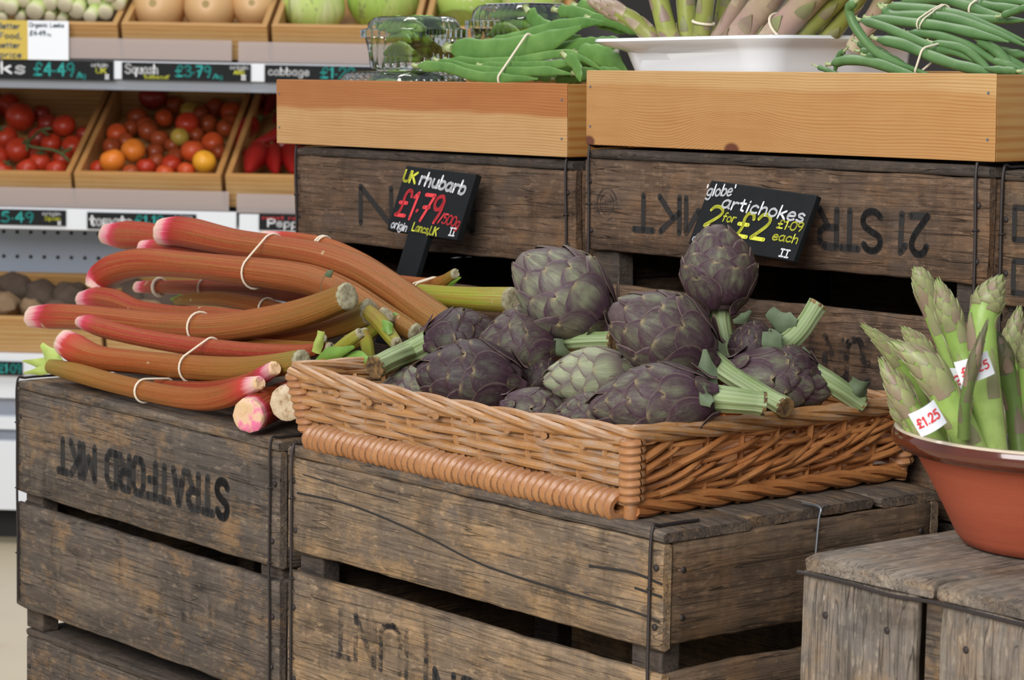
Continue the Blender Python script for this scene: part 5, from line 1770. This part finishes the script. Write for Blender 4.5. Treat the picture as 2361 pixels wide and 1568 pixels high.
# printed card
a, b = Sh(0, 46, -.02), Sh(0, 136, -.02)
hc = a[2] - b[2]
xa_, xb_, xc_ = [float((Sh(x, 90, -.02) - S0) @ U3) for x in (-38, 64, 158)]
Mx = frame(S0 + U3 * xa_ - V3 * .02 + ZV * (b[2] - S0[2]), U3, ZV, np.cross(U3, ZV))
card = thing('price_card', 'printed yellow and white price card for organic leeks', 'card', Mx)
CARD_Y = plain('card_yellow', (.56, .40, .055), .5, .03, 10)
CARD_N = plain('card_print_slate', (.10, .14, .18), .6, .05, 10)
G().box((0, 0, -.003), (xb_ - xa_, hc, 0)).build('yellow_panel', CARD_Y, card, Mx, smooth=False)
G().box((xb_ - xa_, 0, -.003), (xc_ - xa_, hc, 0)).build('white_panel', PAPER, card, Mx, smooth=False)
g = G()
for k, t in enumerate(('Better', 'Food,', 'better', 'price')):
    lettering(g, t, .034 + .004 * (k % 2), hc * (.78 - .245 * k), hc * .14, .05, .22, z=.0006)
w2 = xb_ - xa_
lettering(g, 'Organic Leeks', w2 + .004, hc * .84, hc * .10, .080, .24, z=.0006)
lettering(g, '£4.49', w2 + .005, hc * .62, hc * .12, .036, .24, z=.0006)
lettering(g, '/kg', w2 + .044, hc * .62, hc * .06, .010, .2, z=.0006)
g.build('lettering', CARD_N, card, Mx, smooth=False)


TILT = .39


def shelf_box(label, x0, x1, yt, yb, depth, tilt=TILT, back=True, d0=.0, mat=SHELF_PINE):
    a, b = Sh((x0 + x1) / 2, yt, d0), Sh((x0 + x1) / 2, yb, d0)
    xl, xr = float((Sh(x0, yt, d0) - S0) @ U3), float((Sh(x1, yt, d0) - S0) @ U3)
    h = a[2] - b[2]
    Yv = V3 * math.cos(tilt) + ZV * math.sin(tilt)
    Zv = -V3 * math.sin(tilt) + ZV * math.cos(tilt)
    o = S0 + U3 * (xl + .003) + V3 * (d0 + .004 + h * math.sin(tilt)) + ZV * (b[2] - S0[2])
    Mx = frame(o, U3, Yv, Zv)
    w = xr - xl - .006
    r = thing('display_box', label, 'box', Mx)
    t = .014

    def bd(nm, lo, hi):
        lo, hi = np.array(lo), np.array(hi)
        c, e = (lo + hi) / 2, (hi - lo) / 2
        if e[1] > e[0]:
            G().box((-e[1], -e[0], -e[2]), (e[1], e[0], e[2])).build(nm, mat, r, Mx @ frame(c, np.array([0, 1., 0]), np.array([-1., 0, 0]), ZV), smooth=False, bevel=.002)
        else:
            G().box(-e, e).build(nm, mat, r, Mx @ frame(c, np.array([1., 0, 0]), np.array([0, 1., 0]), ZV), smooth=False, bevel=.002)
    bd('front_board', (0, 0, 0), (w, t, h))
    bd('side_board', (0, t, 0), (t, depth - t, h))
    bd('side_board', (w - t, t, 0), (w, depth - t, h))
    bd('back_board', (0, depth - t, 0), (w, depth, h * 1.05))
    bd('bottom_board', (t, t, 0), (w - t, depth - t, .008))
    return r, Mx, w, h, Zv, o


def onheap(bx, px, py, h):
    r, Mx, w, hh, Zv, o = bx
    return onP(px, py, o + Zv * h, Zv)


def blob(name, c, rx, mats, label, cat, group, seed, rough=.0, sc=(1, 1, 1), dent=.18, ax=(0, -.5, 1.), seg=20, bump=0., bscale=3, mi=0, thingy=True, sub=None, ribs=0):
    from mathutils import noise as mn
    ax = nrm(ax)
    n = nrm(np.cross(ax, [.3, .9, .1]))
    b = np.cross(ax, n)
    rows, ats = [], []
    K_ = seg // 2 + 1
    for i in range(K_ + 1):
        th = math.pi * i / K_
        row, ar = [], []
        for j in range(seg):
            a = 2 * math.pi * j / seg
            r = rx * (1 - dent * math.exp(-(th / .35) ** 2)) * (1 + ribs * math.cos(5 * a) * math.sin(th))
            d = n * math.cos(a) * math.sin(th) * sc[0] + b * math.sin(a) * math.sin(th) * sc[1] + ax * math.cos(th) * sc[2]
            if bump: r *= 1 + bump * mn.noise(Vector(d * bscale) + Vector((seed * 3.1, 0, 0)))
            if i in (0, K_): pass
            row.append(c + d * r)
            ar.append((j / seg, i / K_, seed % 7))
        rows.append(row)
        ats.append(ar)
    g = G()
    g.grid(rows, ats, True, 0, False, False)
    return g


def glossy(name, col, var=.12, rough=.34, scale=20):
    return plain(name, col, rough, var, scale, Specular_IOR_Level=.35)


TOM_R = glossy('tomato_red', (.38, .030, .010))
TOM_D = glossy('tomato_dark_red', (.24, .022, .012))
TOM_O = glossy('tomato_orange_red', (.52, .075, .018))
TOM_B = glossy('tomato_brown_red', (.30, .055, .016))
TOM_OR = glossy('tomato_orange', (.66, .18, .02))
TOM_Y = glossy('tomato_yellow', (.72, .33, .025))
TOM_G = glossy('tomato_green', (.40, .27, .045))
VINE = plain('tomato_vine_green', (.055, .085, .025), .6)


def tomato(bx, px, py, r, mt, label, group, seed, h=.05, calyx=False):
    c = onheap(bx, px, py, h)
    rr = r * dist(c) / FPX
    ax = nrm([random.Random(seed).uniform(-.7, .7), random.Random(seed + 9).uniform(-1, .1), 1])
    root = thing('tomato', label, 'tomato', c - ZV * rr, group)
    blob('tomato', c, rr, None, None, None, None, seed, sc=(1, 1, .93), ax=ax).build('fruit', mt, root)
    if calyx:
        g = G()
        for k in range(5):
            a = k * 1.257
            n = nrm(np.cross(ax, [.3, .9, .1]))
            b = np.cross(ax, n)
            dd = n * math.cos(a) + b * math.sin(a)
            Tube([c + ax * rr * .80, c + ax * rr * .94 + dd * rr * .3, c + ax * rr * .86 + dd * rr * .6], lambda t: rr * .09 * (1.1 - t), 8).mesh(g, 6)
        Tube([c + ax * rr * .78, c + ax * rr * 1.2], rr * .08, 5).mesh(g, 6)
        g.build('calyx', VINE, root)


bxv = shelf_box('wooden display box of vine tomatoes, left on the middle shelf', -186, 164, 391, 470, .50)
bxc = shelf_box('wooden display box of small mixed tomatoes, centre of the middle shelf', 166, 511, 396, 476, .50)
bxp = shelf_box('wooden display box of long red peppers, beside the brown crate', 515, 862, 402, 484, .50)
bxx = shelf_box('wooden display box hidden mostly behind the brown crates', 866, 1210, 408, 490, .50)
gv, gc = 'vine tomatoes in the left box', 'small tomatoes in the centre box'
LV = 'red vine tomato heaped in the left tomato box'
for i, (x, y, r, mt, lb) in enumerate([
        (50, 212, 29, TOM_D, 'dark red tomato furthest back in the left tomato box'), (18, 242, 29, TOM_R, LV), (47, 270, 35, TOM_R, 'largest red tomato in the left tomato box'), (148, 291, 28, TOM_R, 'bright red tomato standing apart on the right of the left tomato box'),
        (12, 318, 30, TOM_R, LV), (42, 346, 30, TOM_R, LV), (195, 310, 20, TOM_D, LV), (90, 318, 26, TOM_D, LV), (118, 332, 26, TOM_R, LV), (168, 338, 27, TOM_R, LV), (92, 376, 27, TOM_R, LV), (145, 368, 25, TOM_R, LV), (-5, 362, 28, TOM_R, LV), (130, 392, 26, TOM_R, LV), (62, 390, 26, TOM_R, LV), (5, 396, 26, TOM_R, LV), (110, 285, 24, TOM_D, LV), (95, 262, 22, TOM_D, LV), (-30, 270, 30, TOM_R, LV), (-40, 330, 30, TOM_R, LV), (72, 352, 24, TOM_R, LV), (-25, 225, 28, TOM_D, LV)]):
    tomato(bxv, x, y, r, mt, lb, gv, i, h=.065 if i in (2, 3, 4, 5) else .05, calyx=i in (4, 10, 11, 15))
vn = thing('tomato_vine', 'green tomato vine stem lying across the tomatoes in the left box', 'vine', onheap(bxv, 105, 325, .09))
g = G()
for pts in ([(52, 330), (70, 322), (95, 300), (118, 296)], [(60, 335), (90, 342), (118, 345), (142, 355), (158, 370)], [(142, 355), (165, 342)], [(95, 300), (110, 310)], [(68, 322), (62, 345)]):
    Tube([onheap(bxv, x, y, .088) for x, y in pts], .0035, 14).mesh(g, 7)
g.build('stem', VINE, vn)
LC = 'small orange red tomato heaped in the centre tomato box'
for i, (x, y, r, mt, lb) in enumerate([
        (352, 222, 33, TOM_D, 'largest darkest tomato at the back of the centre tomato box'), (403, 243, 23, TOM_B, LC), (437, 256, 23, TOM_G, 'olive tinted tomato near the back of the centre tomato box'), (494, 248, 24, TOM_B, LC), (533, 258, 26, TOM_O, 'orange tomato against the right wall of the centre tomato box'),
        (316, 270, 25, TOM_B, LC), (378, 272, 21, TOM_O, LC), (335, 290, 23, TOM_B, LC), (432, 285, 28, TOM_R, 'bright red tomato in the middle of the centre tomato box'), (478, 286, 24, TOM_B, LC), (270, 308, 25, TOM_O, LC), (302, 294, 19, TOM_B, LC), (342, 302, 25, TOM_B, LC), (368, 320, 23, TOM_B, LC),
        (415, 316, 22, TOM_G, 'greenish yellow tomato in the middle of the centre tomato box'), (452, 312, 20, TOM_B, LC), (520, 296, 22, TOM_B, LC), (490, 330, 27, TOM_O, LC), (307, 347, 29, TOM_OR, 'glossy orange tomato at the front left of the centre tomato box'), (259, 371, 30, TOM_OR, 'orange red tomato in the front left corner of the centre tomato box'), (357, 350, 22, TOM_B, LC), (445, 348, 29, TOM_O, LC), (471, 373, 28, TOM_Y, 'yellow tomato in the front right corner of the centre tomato box'),
        (405, 362, 21, TOM_B, LC), (395, 380, 24, TOM_R, LC), (337, 386, 24, TOM_R, LC), (360, 372, 21, TOM_B, LC), (226, 388, 20, TOM_R, LC), (430, 394, 22, TOM_O, LC), (380, 400, 22, TOM_O, LC), (258, 338, 22, TOM_B, LC), (530, 280, 20, TOM_B, LC), (462, 262, 20, TOM_B, LC), (300, 398, 20, TOM_B, LC), (505, 350, 18, TOM_B, LC), (398, 335, 20, TOM_B, LC), (290, 325, 20, TOM_B, LC)]):
    tomato(bxc, x, y, r, mt, lb, gc, 40 + i, h=.072 if i in (0, 8, 14, 18, 19, 21, 22) else .05)
PEP = glossy('pepper_red', (.22, .008, .007), .25, .3)
PEP_D = glossy('pepper_dark_red', (.20, .008, .010), .2, .25)
gp = 'long red peppers in the pepper box'
for i, (pts, r, mt, lb) in enumerate([
        ([(590, 282), (562, 300), (552, 330), (562, 355)], 24, PEP, 'curved red pepper in the left corner of the pepper box'), ([(655, 302), (625, 318), (580, 332)], 17, PEP, 'pointed red pepper lying sideways in the pepper box'),
        ([(600, 345), (585, 370), (572, 400)], 28, PEP, 'broad red pepper at the front of the pepper box'), ([(628, 345), (632, 372), (636, 402)], 24, PEP, 'second red pepper at the front of the pepper box'), ([(668, 340), (672, 370), (676, 400)], 24, PEP, 'red pepper at the front beside the brown crate'),
        ([(650, 215), (625, 235), (612, 262)], 20, PEP_D, 'dark red pepper at the back of the pepper box'), ([(690, 240), (655, 262), (632, 280)], 20, PEP_D, 'dark red pepper behind the sideways one'), ([(700, 330), (660, 335), (625, 338)], 18, PEP_D, 'dark red pepper under the sideways one'), ([(610, 220), (590, 245), (585, 270)], 17, PEP_D, 'dark red pepper at the back left of the pepper box')]):
    P = [onheap(bxp, x, y, .055 + .012 * (i in (1, 2))) for x, y in pts]
    sc = dist(P[0]) / FPX
    root = thing('red_pepper', lb, 'pepper', P[0], gp)
    g = G()
    Tube(P, lambda t: r * sc * max(.08, min(1, .5 + t * 4)) * max(.1, (1 - max(0, t - .35) / .68)) ** .6, 24).mesh(g, 16, lambda a, t: 1 + .06 * math.cos(3 * a + 1))
    g.build('fruit', mt, root)
    g = G()
    T0 = nrm(P[0] - P[1])
    Tube([P[0] - T0 * .004, P[0] + T0 * .012, P[0] + T0 * .022 + ZV * .006], r * sc * .22, 8).mesh(g, 8)
    g.build('stalk', VINE, root)

# upper shelf
bl = shelf_box('wooden display box of leeks, left on the upper shelf', -75, 272, 46, 134, .42)
bs = shelf_box('wooden display box of squash on the upper shelf', 275, 618, 50, 138, .42)
bcb = shelf_box('wooden display box of cabbages on the upper shelf', 622, 968, 55, 143, .42)
bcf = shelf_box('wooden display box of cauliflowers on the upper shelf', 972, 1316, 60, 148, .42)
LK = NT('leek')
_v, _s, _t, _l = LK.st()
_f = LK.noise(LK.obj((30, 30, 30)), 1, 3)
LK = LK.done(LK.ramp(LK.math('ADD', _t, LK.math('MULTIPLY', LK.math('SUBTRACT', _f, .5), .2)), [(.0, (.66, .66, .42)), (.08, (.56, .62, .26)), (.2, (.28, .46, .07)), (1, (.10, .24, .03))]), .4)
LKE = plain('leek_root_end', (.66, .60, .42), .8, .12, 160)
for i, (x, y, r) in enumerate([(24, 20, 17), (52, 3, 17), (47, 40, 13), (79, 28, 21), (114, 10, 18), (114, 40, 15), (149, 12, 19), (176, 26, 20), (218, 4, 17), (207, 40, 16), (242, 30, 18), (271, 10, 17), (0, 12, 16), (4, 42, 14), (143, 46, 13), (-22, 26, 17), (90, -6, 17), (183, -8, 17), (250, -10, 17), (18, -14, 17)]):
    P0 = Sh(x, y, .05 + .012 * ((i * 7) % 3))
    sc = dist(P0) / FPX
    dv = nrm(V3 * .80 + ZV * .52 + U3 * (.10 + .10 * math.sin(i * 2.3)))
    root = thing('leek', 'leek with its white root end forward, stacked in the leek box', 'leek', P0, 'leeks stacked in the upper left box')
    root['label'] = 'white ended leek stacked in the upper left display box'
    g = G()
    Tube([P0, P0 + dv * .1, P0 + dv * .30], lambda t, r=r: r * sc * (1 - .12 * t), 18).mesh(g, 16, None, True)
    g.build('shaft', LK, root)
    g = G()
    lathe(g, [(r * sc * .97, .003), (r * sc * .92, -.003), (r * sc * .5, -.006), (0, -.0055)], P0, dv, seg=16)
    g.build('root_end', LKE, root)
SQ = plain('squash_tan', (.60, .37, .17), .45, .08, 12)
for i, (x, y, r, lb) in enumerate([(366, 14, 62, 'left butternut squash with its base facing out'), (484, 16, 62, 'middle butternut squash with its base facing out'), (585, 12, 52, 'right butternut squash with a stalk stub and a paper scrap')]):
    c = onheap(bs, x, y, .075)
    sc = dist(c) / FPX
    root = thing('butternut_squash', lb, 'squash', c, 'butternut squashes on the upper shelf')
    ax = nrm(-V3 + ZV * .12 + U3 * .06 * (i - 1))
    R_ = r * sc
    g = G()
    lathe(g, [(0, R_ * .88), (R_ * .15, R_ * .93), (R_ * .5, R_ * .88), (R_ * .85, R_ * .55), (R_, 0), (R_ * .93, -R_ * .5), (R_ * .7, -R_ * 1.0), (R_ * .58, -R_ * 1.5), (R_ * .5, -R_ * 2.0), (0, -R_ * 2.2)], c, ax, seg=28)
    g.build('flesh', SQ, root)
    g = G()
    lathe(g, [(0, R_ * .93), (R_ * .12, R_ * .945), (R_ * .16, R_ * .90)], c, ax, seg=10)
    g.build('blossom_scar', plain('squash_scar', (.36, .26, .10), .8), root)
CB = artichoke_mat('cabbage_leaf', (.50, .60, .16), (.66, .70, .34), (.36, .50, .10), .45)
CBD = artichoke_mat('cabbage_dark_leaf', (.38, .52, .10), (.50, .60, .18), (.25, .42, .06), .5)
for i, (x, y, r, mt, lb) in enumerate([(724, 10, 66, CB, 'pale green cabbage at the left of the cabbage box'), (886, -8, 78, CBD, 'bright green cabbage behind the front punnet')]):
    c = onheap(bcb, x, y, .07)
    R_ = r * dist(c) / FPX
    root = thing('cabbage', lb, 'cabbage', c, 'cabbages on the upper shelf')
    ax = nrm(-V3 * .5 + ZV + U3 * .2)
    g, *_ = head_mesh(c - ax * R_, c + ax * R_, R_, 13, 60 + i, lift=.10, bl=.85, bw=1.6, t_end=.6)
    g.build('leaves', mt, root)
CF = plain('cauliflower_curd', (.72, .66, .42), .7, .14, 60)
CF2 = plain('cauliflower_tan_curd', (.56, .46, .28), .7, .14, 60)
for i, (x, y, r, mt, lb) in enumerate([(1080, -6, 78, CF, 'creamy cauliflower behind the labelled punnet'), (1228, -4, 72, CF2, 'tan cauliflower further right on the upper shelf')]):
    c = onheap(bcf, x, y, .07)
    R_ = r * dist(c) / FPX
    root = thing('cauliflower', lb, 'cauliflower', c, 'cauliflowers on the upper shelf')
    blob('c', c, R_, None, None, None, None, i + 2, dent=0, seg=56, bump=.10, bscale=9).build('curd', mt, root)
    g, *_ = head_mesh(c - ZV * R_ * 1.0, c + ZV * R_ * .9, R_ * 1.04, 7, 70 + i, lift=.14, bl=.34, bw=.9, t_end=.15)
    g.build('leaves', CBD, root)
# lower shelf with dark roots
bx0 = shelf_box('wooden display box of dark roots on the bottom shelf', -120, 232, 728, 818, .22, tilt=.40, d0=-.03)
bx1 = shelf_box('wooden display box on the bottom shelf behind the rhubarb', 236, 588, 733, 822, .22, tilt=.40, d0=-.03)
ROOT = plain('root_brown', (.105, .072, .052), .85, .35, 40)
ROOT2 = plain('root_tan', (.24, .155, .085), .85, .25, 40)
for i, (x, y, r, mt, lb, bx) in enumerate([
        (38, 664, 42, ROOT, 'large dark root piled at the back of the bottom box', bx0), (95, 680, 40, ROOT, 'dark root in the middle of the bottom box', bx0), (160, 685, 40, ROOT, 'round dark root in front of the pegboard', bx0), (5, 700, 36, ROOT2, 'brown root at the left picture edge', bx0), (75, 712, 26, ROOT2, 'small tan root at the front of the bottom box', bx0), (205, 705, 30, ROOT, 'dark root behind the rhubarb base', bx0), (128, 716, 28, ROOT, 'dark root low at the front of the bottom box', bx0),
        (300, 680, 44, ROOT, 'dark root seen through the rhubarb loop, left one', bx1), (365, 690, 42, ROOT, 'dark root seen through the rhubarb loop, right one', bx1), (335, 715, 30, ROOT2, 'tan root under the rhubarb loop', bx1)]):
    c = onheap(bx, x, y, .06)
    o = blob('root', c, r * dist(c) / FPX, None, None, None, None, i, sc=(1.25, .9, .85), dent=0, bump=.28, bscale=1.6, seg=24, ax=(.3 * math.sin(i * 2), -.3, 1)).build('celeriac_root', mt)
    tag(o, lb, 'root vegetable', 'dark roots on the bottom shelf')

# ---------------------------------------------------------------- setting
FLOOR = NT('beige_shop_floor')
_v = FLOOR.obj(rnd=False)
_f = FLOOR.noise(_v, 2.2, 5, .6)
_g = FLOOR.noise(_v, 7, 4, .6)
_c = FLOOR.mix(_f, (.53, .44, .30), (.62, .54, .40))
_c = FLOOR.mix(FLOOR.math('MULTIPLY', FLOOR.ramp(_g, [(.60, 0), (.72, .5)]), .5), _c, (.46, .24, .18))
FLOOR = FLOOR.done(_c, .35)
g = G().box((-6, -2, -.1), (6, 9, 0))
tag(g.build('floor', FLOOR, smooth=False), kind='structure')
WALL = plain('back_wall_paint', (.045, .04, .036), .8, .05, 3)
tag(G().box((-6, 8.6, 0), (6, 8.75, 3.8)).build('wall_back', WALL, smooth=False), kind='structure')
